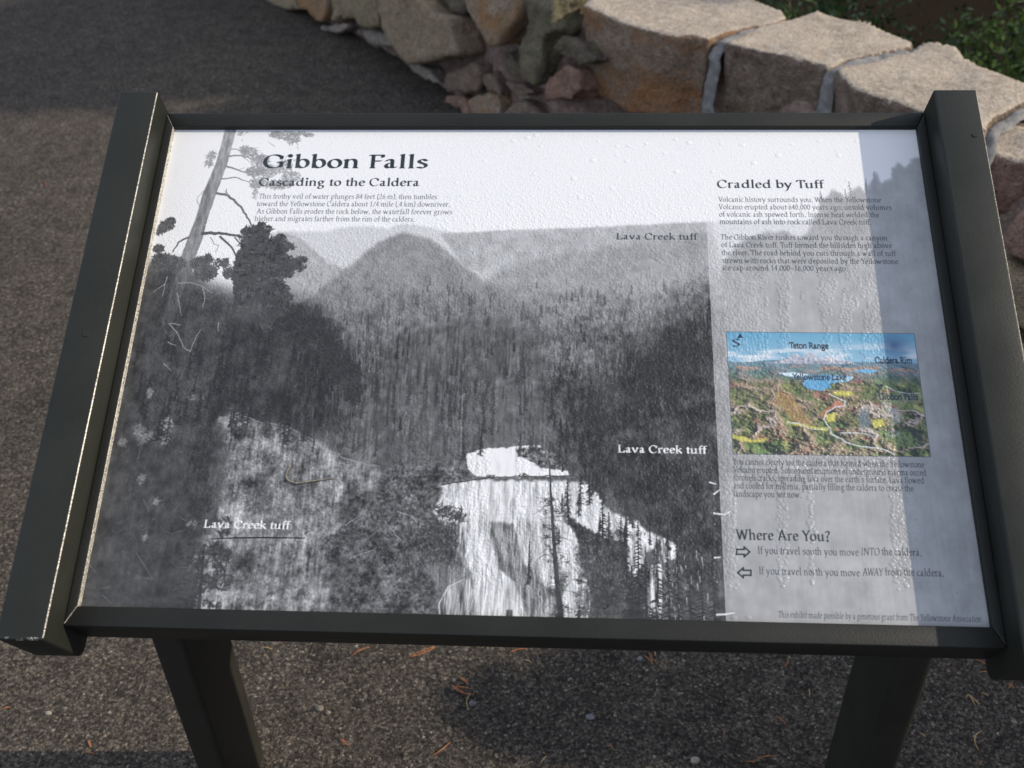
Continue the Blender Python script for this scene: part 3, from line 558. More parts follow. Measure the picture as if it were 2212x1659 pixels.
# ---------------- where the dew stands on the sheet: heights 0..1
def paint_drops():
    m=raster(F([(360,250),(1840,235),(1880,420),(1925,700),(1955,900),(1975,1150),(1990,1262),(1560,1260),(1250,1275),(950,1250),(620,1190),(420,1080),(330,930),(330,750),(350,560),(350,400)]))
    m=rough(m,60,16)
    clear=np.zeros((NY,NX),np.float32)
    def wipe(p,w,k=1.): seg_mask(clear,p,w,w,1.,k,3)
    wipe(ar([(560,90),(900,40),(1300,60),(1800,60)]),120);wipe(ar([(700,-60),(1000,-110),(1500,-110),(1750,-40)]),70)
    for p,w in [([(520,140),(420,420),(330,760),(250,1100),(120,1600)],78),([(620,330),(900,300),(1250,330),(1550,340)],66),([(560,560),(480,900),(390,1300),(350,1600)],44),([(930,440),(935,900),(925,1400),(900,1700)],44),([(1570,260),(1590,700),(1580,1200),(1560,1700)],56),([(1900,240),(1880,600),(1870,900)],34),([(700,450),(620,560)],60),([(1000,200),(1050,330)],60),([(1560,950),(1540,1700)],80),([(1850,950),(1840,1700)],28),([(1600,180),(1640,420)],34),([(820,560),(810,760)],20)]: wipe(ar(p),w*1.05)
    for p,w in [([(1640,900),(1600,1060),(1590,1260),(1575,1430)],26),([(1600,700),(1640,660),(1700,690),(1720,900)],30)]: wipe([P(x,y) for x,y in p],w)
    L5=lambda x,y:P(1750+x/2.627,300+y/2.627)
    for p,w in [([(540,1060),(540,1300),(550,1480),(560,1700)],34),([(700,1060),(690,1300),(700,1700)],40),([(800,1080),(790,1300)],50),([(800,1300),(820,1700)],60),([(1000,1050),(960,1250),(950,1500)],28),([(1100,1280),(1090,1700)],34),([(1060,1100),(1150,1250)],20)]:
        wipe([L5(*q) for q in p],w)
    for x,w in [(310,70),(440,50),(650,60),(900,120),(1080,90),(1210,60)]:
        wipe(rc([(x,260),(x+8,600),(x+20,1100)]),w)
    for x in (600,700): wipe(rc([(x,930),(x+40,1130)]),20)
    for p in [[(640,560),(620,760),(600,900),(560,1100)],[(790,1010),(770,1100),(740,1250)],[(710,730),(660,1000),(650,1150)]]:
        wipe(F([(x,y) for x,y in p]),26,.8)
    clear=blur(clear,3)
    m=m*(1-np.clip(clear*1.1,0,1))
    # dark, high-contrast dew at the upper part is smaller
    D=np.zeros((NY,NX),np.float32)
    y=3.
    while y<NY-8:
        v=y/NY;r0=2.4+3.1*min(1,max(0,(v-.08)/.35))
        x=3.+RS.rand()*r0
        while x<NX-8:
            rr=r0*(.72+.28*min(1,max(0,(x/NX-.05)/.25)))
            r=rr*np.exp(np.clip(RS.normal(0,.24),-.6,.42))
            cx=x+RS.normal(0,rr*.35);cy=y+RS.uniform(-.5,.5)*r0+RS.normal(0,rr*.3)
            ix,iy=int(cx),int(cy)
            if 10<ix<NX-12 and 10<iy<NY-12:
                if RS.rand()<m[iy,ix]*1.15:
                    R=int(r)+2;X=np.arange(ix-R,ix+R+1)[None,:]+.5-cx;Y=np.arange(iy-R,iy+R+1)[:,None]+.5-cy
                    a=RS.uniform(.8,1.2);q=(X*X*a+Y*Y/a)/(r*r)
                    hgt=np.clip(1-q,0,1)**.75*min(r,6.2)*min(r,6.2)/40.
                    s=D[iy-R:iy+R+1,ix-R:ix+R+1];np.maximum(s,hgt,out=s)
            x+=2*rr*.92
        y+=2*r0*.86
    big=[c5([(735,138),(822,118),(875,103),(905,170),(1262,140),(1380,172),(1452,170),(1560,155),(1378,228),(1230,260),(1440,265),(1675,215),(1745,130),(1828,150),(2028,158),(2155,165),(555,262),(530,205),(865,345),(1110,372),(1392,365),(1750,330),(1975,330),(380,400),(410,478),(715,530),(1080,615),(1150,490),(1350,435),(1645,497),(650,670),(1095,965),(1400,1010),(2140,1175),(1150,1620),(255,1570),(65,1470),(707,1590)]),
         Q(1750,300,2.627,[(850,150),(1100,150),(578,245),(980,245),(415,295),(145,352),(1035,408),(340,175),(665,170)]),ar([(940,320),(1615,350),(655,180),(300,1305),(562,1450),(530,690),(850,780)]),rc([(600,120),(1020,170),(310,1150),(210,1150)]),c4([(980,695)])]
    for g_ in big:
        for x,y in g_:
            r=RS.uniform(6,10);R=int(r)+3;ix,iy=int(x),int(y)
            if not(R<ix<NX-R-1 and R<iy<NY-R-1): continue
            X=np.arange(ix-R,ix+R+1)[None,:]+.5-x;Y=np.arange(iy-R,iy+R+1)[:,None]+.5-y;a=RS.uniform(.7,.95);q=(X*X*a+Y*Y/a)/(r*r)
            s=D[iy-R:iy+R+1,ix-R:ix+R+1];np.maximum(s,np.sqrt(np.clip(1-q,0,1))*r/10.,out=s)
    return D
# ------------------------------------------------------------------ helpers
def link(o,parent=None,base=None):
    S.collection.objects.link(o)
    if parent is not None:
        o.parent=parent;o.matrix_parent_inverse=Matrix.Translation(-parent.location)
    return o
def tag(o,label=None,cat=None,group=None,kind=None):
    if label:o['label']=label
    if cat:o['category']=cat
    if group:o['group']=group
    if kind:o['kind']=kind
    return o
def empty(name,loc,label,cat,group=None):
    o=bpy.data.objects.new(name,None);o.location=loc;o.empty_display_size=.1;S.collection.objects.link(o);return tag(o,label,cat,group)
def mesh_obj(name,verts,faces,mat,parent=None,smooth=True,angle=40,rel=True):
    me=bpy.data.meshes.new(name);me.from_pydata([tuple(v) for v in verts],[],faces);me.validate();me.materials.append(mat)
    if smooth:
        me.shade_smooth()
        if angle: me.set_sharp_from_angle(angle=math.radians(angle))
    return link(bpy.data.objects.new(name,me),parent)
def bm_obj(name,bm,mat,parent=None,angle=40,smooth=True):
    me=bpy.data.meshes.new(name);bm.to_mesh(me);bm.free();me.materials.append(mat)
    if smooth:
        me.shade_smooth()
        if angle: me.set_sharp_from_angle(angle=math.radians(angle))
    return link(bpy.data.objects.new(name,me),parent)
def big_mesh(name,V,Fq,mat,parent=None,smooth=False,n=4):
    """many alike small faces from arrays"""
    me=bpy.data.meshes.new(name);V=np.asarray(V,np.float32);Fq=np.asarray(Fq,np.int32)
    me.vertices.add(len(V));me.vertices.foreach_set('co',V.ravel());me.loops.add(Fq.size);me.loops.foreach_set('vertex_index',Fq.ravel())
    me.polygons.add(len(Fq));me.polygons.foreach_set('loop_start',np.arange(0,Fq.size,n,dtype=np.int32))
    me.update(calc_edges=True);me.materials.append(mat)
    if smooth: me.shade_smooth()
    return link(bpy.data.objects.new(name,me),parent)
class N:
    """small node-graph writer"""
    def __init__(s,name):
        s.m=bpy.data.materials.new(name);s.m.use_nodes=True;s.t=s.m.node_tree;s.b=s.t.nodes['Principled BSDF']
    def n(s,typ,**kw):
        x=s.t.nodes.new('ShaderNode'+typ)
        for k,v in kw.items():
            if k.startswith('i_'): x.inputs[int(k[2:])].default_value=v
            else: setattr(x,k,v)
        return x
    def l(s,a,b,o=0,i=0): s.t.links.new(a.outputs[o],b.inputs[i] if isinstance(i,(int,str)) else i);return b
    def pos(s,scale=(1,1,1),rot=(0,0,0)):
        g=s.n('NewGeometry');m=s.n('Mapping');m.inputs['Scale'].default_value=scale;m.inputs['Rotation'].default_value=rot;s.l(g,m);return m
    def noise(s,vec,scale,detail=4,rough=.55,dist=0):
        x=s.n('TexNoise');x.inputs['Scale'].default_value=scale;x.inputs['Detail'].default_value=detail;x.inputs['Roughness'].default_value=rough;x.inputs['Distortion'].default_value=dist
        s.l(vec,x);return x
    def vor(s,vec,scale,feature='F1',rnd=1):
        x=s.n('TexVoronoi');x.feature=feature;x.inputs['Scale'].default_value=scale;x.inputs['Randomness'].default_value=rnd;s.l(vec,x);return x
    def ramp(s,src,stops,o=0,interp='LINEAR'):
        r=s.n('ValToRGB');r.color_ramp.interpolation=interp;e=r.color_ramp.elements
        while len(e)<len(stops): e.new(.5)
        for i,(p,c) in enumerate(stops):
            e[i].position=p;e[i].color=(c,c,c,1) if isinstance(c,(int,float)) else tuple(c)+(1,)
        s.l(src,r,o);return r
    def mix(s,fac,a,b,mode='MIX',fo=0,ao=0,bo=0):
        x=s.n('Mix');x.data_type='RGBA';x.blend_type=mode
        if isinstance(fac,(int,float)): x.inputs[0].default_value=fac
        else: s.t.links.new(fac.outputs[fo],x.inputs[0])
        for v,i,o in ((a,6,ao),(b,7,bo)):
            if isinstance(v,tuple): x.inputs[i].default_value=v+(1,)
            else: s.t.links.new(v.outputs[o],x.inputs[i])
        return x
    def math(s,op,a,b=0.,ao=0,bo=0):
        x=s.n('Math');x.operation=op
        for v,i,o in ((a,0,ao),(b,1,bo)):
            if isinstance(v,(int,float)): x.inputs[i].default_value=v
            else: s.t.links.new(v.outputs[o],x.inputs[i])
        return x
    def bump(s,h,dist,strength=1,o=0,normal=None):
        x=s.n('Bump');x.inputs['Distance'].default_value=dist;x.inputs['Strength'].default_value=strength;s.t.links.new(h.outputs[o],x.inputs['Height'])
        if normal: s.t.links.new(normal.outputs[0],x.inputs['Normal'])
        return x
    def base(s,x,o=None):
        s.t.links.new(x.outputs[2 if o is None and x.bl_idname=='ShaderNodeMix' else (o or 0)],s.b.inputs['Base Color']);return s
    def nrm(s,x): s.t.links.new(x.outputs[0],s.b.inputs['Normal']);return s
    def set(s,**kw):
        for k,v in kw.items():
            s.b.inputs[k.replace('_',' ')].default_value=v
        return s
def RGB(x): return tuple(x)

# ------------------------------------------------------------------ materials
def mat_paint(name,col,rough=.42):
    m=N(name);p=m.pos();n1=m.noise(p,420,3,.6);n2=m.noise(p,9,5,.6)
    c=m.mix(m.ramp(n2,[(.35,0.),(.75,.6)]),col,tuple(min(1,k*1.5+.004) for k in col))
    dust=m.ramp(m.noise(p,1500,2,.5),[(.70,0.),(.78,1.)]);c2=m.mix(m.math('MULTIPLY',dust,.35),c,(.30,.30,.27),ao=2)
    m.base(c2);m.t.links.new(m.ramp(n2,[(.3,rough-.05),(.8,rough+.10)]).outputs[0],m.b.inputs['Roughness'])
    m.nrm(m.bump(n1,.0004,.6));m.set(Specular_IOR_Level=.24);return m.m
M_PAINT=mat_paint('dark_green_powder_coat',(.0150,.0160,.0125),.44)
M_PAINT2=mat_paint('dark_green_rail_coat',(.0135,.0140,.0115),.46)
M_LEG=mat_paint('dark_green_leg_coat',(.018,.017,.013),.52)
def mat_glint():
    m=N('painted_glint_edge');p=m.pos();n=m.noise(p,700,3,.6);m.base(m.ramp(n,[(.40,(.06,.06,.05)),(.58,(.62,.58,.50))]));m.set(Roughness=.45,Metallic=.2);return m.m  # broken pale colour painted in for the sun's glint on edges
M_GLINT=mat_glint()
def mat_asphalt():
    m=N('asphalt');p=m.pos();pn=m.noise(p,35,4,.6)
    wn=m.noise(p,260,2,.6);vm=m.n('VectorMath');vm.operation='ADD';m.t.links.new(p.outputs[0],vm.inputs[0]);sc_=m.n('VectorMath');sc_.operation='SCALE';sc_.inputs['Scale'].default_value=.009;m.t.links.new(wn.outputs[1],sc_.inputs[0]);m.t.links.new(sc_.outputs[0],vm.inputs[1]);v1=m.vor(vm,235);v2=m.vor(vm,520);big=m.noise(p,1.1,5,.6);mid=m.noise(p,14,4,.6)
    chip=m.ramp(v1,[(0,(.020,.020,.021)),(.30,(.036,.035,.034)),(.55,(.055,.053,.050)),(.78,(.085,.078,.068)),(.93,(.14,.125,.105)),(1,(.26,.24,.21))],o=1)
    sep=m.n('SeparateColor');m.t.links.new(v1.outputs[1],sep.inputs[0])
    chip=m.ramp(sep,[(0,(.028,.026,.024)),(.35,(.052,.047,.042)),(.62,(.082,.073,.063)),(.86,(.118,.104,.088)),(.975,(.155,.136,.112)),(.992,(.24,.22,.19))],o=0)
    edge=m.ramp(v1,[(.0,1.12),(.45,.95),(.85,.38)],o=0);c=m.mix(1.,chip,edge,'MULTIPLY')
    sep2=m.n('SeparateColor');m.t.links.new(v2.outputs[1],sep2.inputs[0])
    fine=m.ramp(sep2,[(0,.72),(.6,1.),(.97,1.2),(1,1.9)],o=1);c=m.mix(.7,c,fine,'MULTIPLY',ao=2)
    c=m.mix(1.,c,m.ramp(big,[(.3,(1.12,1.09,1.05)),(.7,(1.62,1.52,1.39))]),'MULTIPLY',ao=2)
    c=m.mix(1.,c,m.ramp(mid,[(.25,.70),(.6,1.12)]),'MULTIPLY',ao=2)
    m.base(c)
    h=m.math('ADD',m.math('MULTIPLY',v1,-1.,),m.math('MULTIPLY',pn,1.6));h=m.math('ADD',h,m.math('MULTIPLY',v2,-.4));h=m.math('ADD',h,m.math('MULTIPLY',mid,2.0))
    m.nrm(m.bump(h,.0042,.9));m.set(Roughness=.9,Specular_IOR_Level=.14);return m.m
M_ASPH=mat_asphalt()
def mat_stone(name,a,b,c,rust=None,moss=0.,pit=.5,bd=.02):
    m=N(name);oi=m.n('ObjectInfo');g=m.n('NewGeometry');ad=m.n('VectorMath');ad.operation='ADD';m.t.links.new(g.outputs[0],ad.inputs[0])
    cm=m.n('CombineXYZ');mu=m.math('MULTIPLY',oi,37.,ao=5)
    for i in range(3): m.t.links.new(mu.outputs[0],cm.inputs[i])
    m.t.links.new(cm.outputs[0],ad.inputs[1])
    n1=m.noise(ad,6,6,.62,.6);n2=m.noise(ad,38,5,.65);n3=m.noise(ad,150,3,.6);v=m.vor(ad,70)
    col=m.mix(m.ramp(n1,[(.35,0.),(.65,1.)]),a,b)
    col=m.mix(m.ramp(n2,[(.42,0.),(.66,.8)]),col,c,ao=2)
    if rust: col=m.mix(m.ramp(m.noise(ad,3.5,4,.6,1.),[(.44,0.),(.58,.9)]),col,rust,ao=2)
    if moss: col=m.mix(m.math('MULTIPLY',m.ramp(m.noise(ad,22,5,.7),[(.50,0.),(.62,1.)]),moss),col,(.09,.105,.03),ao=2)
    col=m.mix(1.,col,m.ramp(n3,[(.3,.55),(.5,1.),(.75,1.35)]),'MULTIPLY',ao=2)
    pt=m.ramp(v,[(.05,1.),(.20,0.)]);spk=m.ramp(m.noise(ad,26,3,.6),[(.50,0.),(.64,1.)])
    pk=m.math('MULTIPLY',m.math('MULTIPLY',pt,spk),pit);col=m.mix(pk,col,(.03,.026,.022),ao=2)
    m.base(col);h=m.math('ADD',n2,m.math('MULTIPLY',n3,.5));h=m.math('ADD',h,m.math('MULTIPLY',n1,1.5));h=m.math('SUBTRACT',h,m.math('MULTIPLY',pk,.7))
    m.nrm(m.bump(h,bd,.75));m.set(Roughness=.92,Specular_IOR_Level=.25);return m.m
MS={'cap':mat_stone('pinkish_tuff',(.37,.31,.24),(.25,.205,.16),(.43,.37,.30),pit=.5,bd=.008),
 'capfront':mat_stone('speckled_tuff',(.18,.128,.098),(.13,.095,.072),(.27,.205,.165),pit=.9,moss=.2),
 'tan':mat_stone('tan_rock',(.26,.195,.125),(.205,.155,.10),(.32,.25,.17),pit=.2),
 'olive':mat_stone('olive_rock',(.235,.185,.115),(.18,.14,.088),(.29,.235,.15),pit=.3,moss=.3),
 'rust':mat_stone('rusty_rock',(.27,.19,.125),(.22,.165,.125),(.33,.27,.2),rust=(.30,.15,.06),pit=.3,moss=.15),
 'pale':mat_stone('pale_rock',(.28,.23,.195),(.20,.165,.14),(.34,.29,.25),pit=.2),
 'pink':mat_stone('pinkish_mortared_rock',(.18,.125,.095),(.13,.09,.068),(.24,.18,.145),pit=.3),
 'red':mat_stone('reddish_rock',(.25,.14,.10),(.19,.115,.085),(.31,.21,.165),pit=.5),
 'dark':mat_stone('dark_rock',(.12,.095,.07),(.09,.072,.054),(.17,.135,.10),pit=.4,moss=.3),
 'moss':mat_stone('mossy_rock',(.17,.14,.095),(.12,.10,.07),(.22,.19,.13),pit=.3,moss=.6),
 'block_a':mat_stone('tuff_with_rust_stain',(.23,.165,.118),(.18,.125,.09),(.29,.225,.17),rust=(.27,.13,.055),pit=.5)}
def mat_mortar():
    m=N('pale_mortar');p=m.pos();n=m.noise(p,40,5,.6);m.base(m.ramp(n,[(.3,(.11,.105,.10)),(.7,(.26,.25,.24))]));m.nrm(m.bump(n,.006,.8));m.set(Roughness=.9);return m.m
M_MORT=mat_mortar()
def mat_core():
    m=N('wall_rubble');p=m.pos();n=m.noise(p,9,6,.65,.4);n2=m.noise(p,60,4,.6)
    c=m.mix(1.,m.ramp(n,[(.3,(.075,.055,.045)),(.5,(.20,.135,.11)),(.7,(.32,.245,.215))]),m.ramp(n2,[(.3,.6),(.7,1.3)]),'MULTIPLY');m.base(c)
    h=m.math('ADD',n,m.math('MULTIPLY',n2,.3));m.nrm(m.bump(h,.03,.9));m.set(Roughness=.95);return m.m
M_CORE=mat_core()
def mat_soil():
    m=N('forest_soil');p=m.pos();n=m.noise(p,5,6,.7);n2=m.noise(p,45,4,.6)
    c=m.mix(m.ramp(n2,[(.5,0.),(.7,.8)]),m.ramp(n,[(.3,(.006,.005,.003)),(.6,(.014,.011,.007)),(.8,(.026,.02,.013))]),(.045,.032,.018));m.base(c)
    m.nrm(m.bump(n2,.03,.9));m.set(Roughness=1.,Specular_IOR_Level=.03);return m.m
M_SOIL=mat_soil()
def mat_leaf(name,cols,rough=.5,trans=.0):
    m=N(name);oi=m.n('NewGeometry');r=m.ramp(oi,[(i/(len(cols)-1),c) for i,c in enumerate(cols)],o='Random Per Island');m.base(r)
    m.set(Roughness=rough,Specular_IOR_Level=.3);return m.m
M_NEED=mat_leaf('pine_foliage',[(.02,.045,.012),(.04,.075,.02),(.065,.11,.03)])
M_SHRUB=mat_leaf('shrub_leaves',[(.035,.075,.018),(.07,.13,.03),(.13,.22,.04),(.05,.1,.02)])
M_SPROUT=mat_leaf('sprout_leaves',[(.04,.08,.015),(.09,.15,.03),(.19,.27,.05)])
def mat_bark():
    m=N('bark');p=m.pos((1,1,.25));n=m.noise(p,30,5,.7);m.base(m.ramp(n,[(.3,(.05,.035,.025)),(.7,(.19,.14,.10))]));m.nrm(m.bump(n,.02));m.set(Roughness=.95);return m.m
M_BARK=mat_bark()
def mat_needle(name,a,b):
    m=N(name);p=m.pos();n=m.noise(p,180,2,.5);m.base(m.ramp(n,[(.35,a),(.65,b)]));m.set(Roughness=.5);return m.m
M_RUST=mat_needle('dead_needle_rust',(.30,.10,.035),(.46,.18,.065));M_TAN=mat_needle('dead_needle_tan',(.36,.22,.09),(.52,.36,.17));M_GREY=mat_needle('dead_needle_grey',(.12,.11,.08),(.30,.26,.18))
M_GRIT=mat_leaf('grit',[(.05,.05,.05),(.10,.09,.08),(.20,.18,.15),(.42,.38,.33)],.85)

# ------------------------------------------------------------------ the lie of the land
BASE=[(-9.,13.),(-5.2,8.6),(-2.6,5.7),(-1.31,4.11),(-1.02,3.785),(-.75,3.5),(-.365,2.94),(-.02,2.50),(.32,2.17),(.60,1.90),(.86,1.58),(1.12,1.24),(1.36,.86),(1.55,.40),(1.66,-.2),(1.70,-1.0),(1.68,-3.5),(1.5,-9.)]
def curve_pts(step=.05):
    o=[];
    for i in range(len(BASE)-1):
        a,b=Vector(BASE[i]),Vector(BASE[i+1]);n=max(1,int((b-a).length/step))
        for k in range(n): o.append(a.lerp(b,k/n))
    o.append(Vector(BASE[-1]));return o
CP=curve_pts(.1)
for _ in range(6): CP=[CP[0]]+[(CP[i-1]+CP[i]*2+CP[i+1])/4 for i in range(1,len(CP)-1)]+[CP[-1]]
CPA=np.array([tuple(c) for c in CP])
def tangent(i):
    a=CP[max(0,i-1)];b=CP[min(len(CP)-1,i+1)];return (b-a).normalized()
def outward(i):                                   # away from the path, into the wall
    t=tangent(i);return Vector((-t.y,t.x))
TAN=np.gradient(CPA,axis=0);TAN/=np.linalg.norm(TAN,axis=1)[:,None]
def side(x,y):
    d=np.hypot(CPA[:,0][None]-x[:,None],CPA[:,1][None]-y[:,None]);i=d.argmin(1);dd=d[np.arange(len(x)),i]
    s=(x-CPA[i,0])*(-TAN[i,1])+(y-CPA[i,1])*TAN[i,0]
    return dd*np.sign(s)
def terrain_z(x,y):
    s=side(np.atleast_1d(x).astype(float),np.atleast_1d(y).astype(float));d=np.clip(s-.35,0,None)
    z=np.where(s<.15,-.03,-.10-.32*d-.02*d*d);z=np.maximum(z,-24+ .02*np.hypot(x,y))
    far=np.clip((s-70)/160,0,1);z=z+far*70*far
    return z
g=np.concatenate([-np.geomspace(400,6,26),np.linspace(-5.5,5.5,90),np.geomspace(6,400,26)])
gx,gy=np.meshgrid(g,g+1.5);zz=terrain_z(gx.ravel(),gy.ravel()).reshape(gx.shape)
for i in range(gx.shape[0]):
    for j in range(gx.shape[1]):
        if zz[i,j]<-.05: zz[i,j]+=.05*noise.noise(Vector((gx[i,j]*1.7,gy[i,j]*1.7,0)))+.02*noise.noise(Vector((gx[i,j]*6,gy[i,j]*6,3)))
n=len(g);idx=np.arange(n*n).reshape(n,n);fq=np.stack([idx[:-1,:-1],idx[:-1,1:],idx[1:,1:],idx[1:,:-1]],-1).reshape(-1,4)
tag(big_mesh('ground',np.stack([gx.ravel(),gy.ravel(),zz.ravel()],1),fq,M_SOIL,smooth=True),kind='structure')
# the asphalt path: its edge runs just under the wall
ins=[tuple(CP[i]+outward(i)*.10) for i in range(0,len(CP),2)]
poly=[(x,y,0) for x,y in ins]+[(-9,-11,0),(-14,-11,0),(-16,0,0),(-14,14,0)]
tag(mesh_obj('path',poly,[list(range(len(poly)))[::-1]],M_ASPH,smooth=False),kind='structure')

# ------------------------------------------------------------------ the sign
CS,SN=.885889531,.463896258
def PL(u,s,o): return Vector((u,s*CS-o*SN,.76+s*SN+o*CS))
sign=empty('information_sign',(0,.25,0),'low slanted information sign with a grey waterfall photo panel in a dark green metal frame','information sign')
def paint_glint(o,test):
    me=o.data;me.materials.append(M_GLINT)
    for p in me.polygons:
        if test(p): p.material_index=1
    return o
def prism(poly2,fn,a,b,bev=.0015,seg=2):
    """closed prism: poly2 swept from a to b through fn(p,q,t), with eased edges"""
    bm=bmesh.new();A=[bm.verts.new(fn(p,q,a)) for p,q in poly2];B=[bm.verts.new(fn(p,q,b)) for p,q in poly2];n=len(poly2)
    bm.faces.new(A[::-1]);bm.faces.new(B)
    for i in range(n): bm.faces.new((A[i],A[(i+1)%n],B[(i+1)%n],B[i]))
    bmesh.ops.recalc_face_normals(bm,faces=bm.faces)
    if bev:
        es=[e for e in bm.edges if e.calc_face_angle(0)>.7];bmesh.ops.bevel(bm,geom=es,offset=bev,segments=seg,profile=.5,affect='EDGES')
    return bm
def rnd(pts,r,which,k=5):
    """round chosen corners of a polygon"""
    o=[];n=len(pts)
    for i,p in enumerate(pts):
        if i not in which: o.append(p);continue
        p=Vector(p);a=(Vector(pts[i-1])-p).normalized();b=(Vector(pts[(i+1)%n])-p).normalized();s,e=p+a*r,p+b*r
        for j in range(k+1):
            t=j/k;o.append(tuple((s*(1-t)+p*t)*(1-t)+(p*(1-t)+e*t)*t))
    return o
side_poly=rnd([(-.042,.0425),(.622,.0425),(.622,-.056),(-.042,-.056)],.016,(2,3))
for a,b in ((-.5115,-.4637),(.4637,.5135)):
    ob=bm_obj('side_arm',prism(side_poly,lambda p,q,t:PL(t,p,q),a,b,.0026,3),M_PAINT,sign,angle=50);paint_glint(ob,lambda p:.50<p.normal.x<.93 and (p.normal.y*-SN+p.normal.z*CS)>.3 and abs(p.normal.y*CS+p.normal.z*SN)<.15)
# bright line on the arms' sunward edges: sun glint painted in as pale colour
leg_poly=lambda x0,x1:[(x0,.190),(x1,.190),(x1,.330),(x0,.330)]
for x0,x1 in ((-.5098,-.4655),(.4655,.5118)):
    lp=rnd(leg_poly(x0,x1),.009,(0,1,2,3),4)
    bm=bmesh.new();A=[bm.verts.new((x,y,-.05)) for x,y in lp];B=[bm.verts.new((x,y,.76+(y/CS)*SN-.02)) for x,y in lp]
    for i in range(len(lp)): bm.faces.new((A[i],A[(i+1)%len(lp)],B[(i+1)%len(lp)],B[i]))
    bm.faces.new(B);bmesh.ops.recalc_face_normals(bm,faces=bm.faces);bm_obj('leg',bm,M_LEG,sign)
iu,ou=.4525,.4635;s0,s1,t0,t1=0.,-.0205,.596,.6165
gp=.0004
rails=[[(-ou,s1),(ou,s1),(iu,s0),(-iu,s0)],[(ou,t1),(-ou,t1),(-iu,t0),(iu,t0)],[(-ou,t1-gp*3),(-ou,s1+gp*3),(-iu,s0+gp),(-iu,t0-gp)],[(ou,s1+gp*3),(ou,t1-gp*3),(iu,t0-gp),(iu,s0+gp)]]
for q in rails:
    ob=bm_obj('frame_rail',prism(q,lambda p,s,t:PL(p,s,t),-.050,.0072,.0014,2),M_PAINT2,sign,angle=50)
    if q[0][0]<0 and q[2][0]<0: paint_glint(ob,lambda p:p.normal.x>.45)  # left inner lip: its sun highlight is painted on too
M_CHIP=N('chipped_coat');_p=M_CHIP.pos();_c=M_CHIP.ramp(M_CHIP.noise(_p,170,3,.6),[(.52,(.010,.012,.010)),(.60,(.42,.40,.36))]);M_CHIP.base(_c).set(Roughness=.6)
for o_ in list(sign.children):
    if o_.name.startswith('side_arm'):
        o_.data.materials.append(M_CHIP.m);k_=len(o_.data.materials)-1
        for p in o_.data.polygons:
            d_=p.normal.y*CS+p.normal.z*SN;u_=-p.normal.y*SN+p.normal.z*CS
            if d_<-.25 and u_>.25: p.material_index=k_
for u,s in ((.502,.556),(-.4875,.289)):                              # plugs in the arms
    bm=bmesh.new();bmesh.ops.create_cone(bm,cap_ends=True,segments=16,radius1=.0036,radius2=.0030,depth=.0012)
    R=Matrix(((1,0,0),(0,CS,-SN),(0,SN,CS))).to_4x4();bmesh.ops.transform(bm,matrix=Matrix.Translation(PL(u,s,.0428))@R,verts=bm.verts);bm_obj('plug',bm,M_LEG,sign)
# the printed sheet
print_img=bpy.data.images.new('printed_sheet',NX,NY,alpha=False,float_buffer=False);print_img.colorspace_settings.name='sRGB'
C_=paint_panel();C8=np.where(C_<=.0031308,C_*12.92,1.055*np.maximum(C_,1e-6)**(1/2.4)-.055)
buf=np.ones((NY,NX,4),np.float32);buf[:,:,:3]=C8[::-1];print_img.pixels.foreach_set(buf.ravel());print_img.update();print_img.pack()
D_=paint_drops();dew_img=bpy.data.images.new('dew_relief',NX,NY,alpha=False,float_buffer=True,is_data=True)
buf[:,:,:3]=D_[::-1,:,None];dew_img.pixels.foreach_set(buf.ravel());dew_img.update();dew_img.pack()
del buf,C_,C8,D_
def mat_print():
    m=N('laminated_print');uv=m.n('UVMap');im=m.n('TexImage');im.image=print_img;im.extension='EXTEND';im.interpolation='Cubic'
    dw=m.n('TexImage');dw.image=dew_img;dw.extension='EXTEND';dw.interpolation='Cubic';m.l(uv,im);m.l(uv,dw)
    m.base(im,0)
    p=m.pos();gr=m.noise(p,1100,2,.6)
    wav=m.bump(m.noise(p,14,2,.5),.0012,.25);gb=m.bump(gr,.00012,.35,normal=wav);b=m.bump(dw,.00056,1.,normal=gb);b2=m.bump(dw,.00050,1.,normal=gb)
    m.nrm(b2);m.t.links.new(b.outputs[0],m.b.inputs['Coat Normal'])
    m.set(Roughness=.50,Specular_IOR_Level=.2,Coat_Weight=.6,Coat_IOR=1.38)
    wet=m.ramp(dw,[(.02,.30),(.25,.23)]);m.t.links.new(wet.outputs[0],m.b.inputs['Coat Roughness']);return m.m
bm=prism([(-.4558,-.004),(.4558,-.004),(.4558,.600),(-.4558,.600)],lambda p,s,t:PL(p,s,t),-.006,0,0)
uvl=bm.loops.layers.uv.new('UVMap')
for f in bm.faces:
    for l in f.loops:
        r=l.vert.co-Vector((0,0,.76));l[uvl].uv=((l.vert.co.x+.4525)/.905,(r.y*CS+r.z*SN)/.596)
bm_obj('printed_panel',bm,mat_print(),sign,smooth=False)

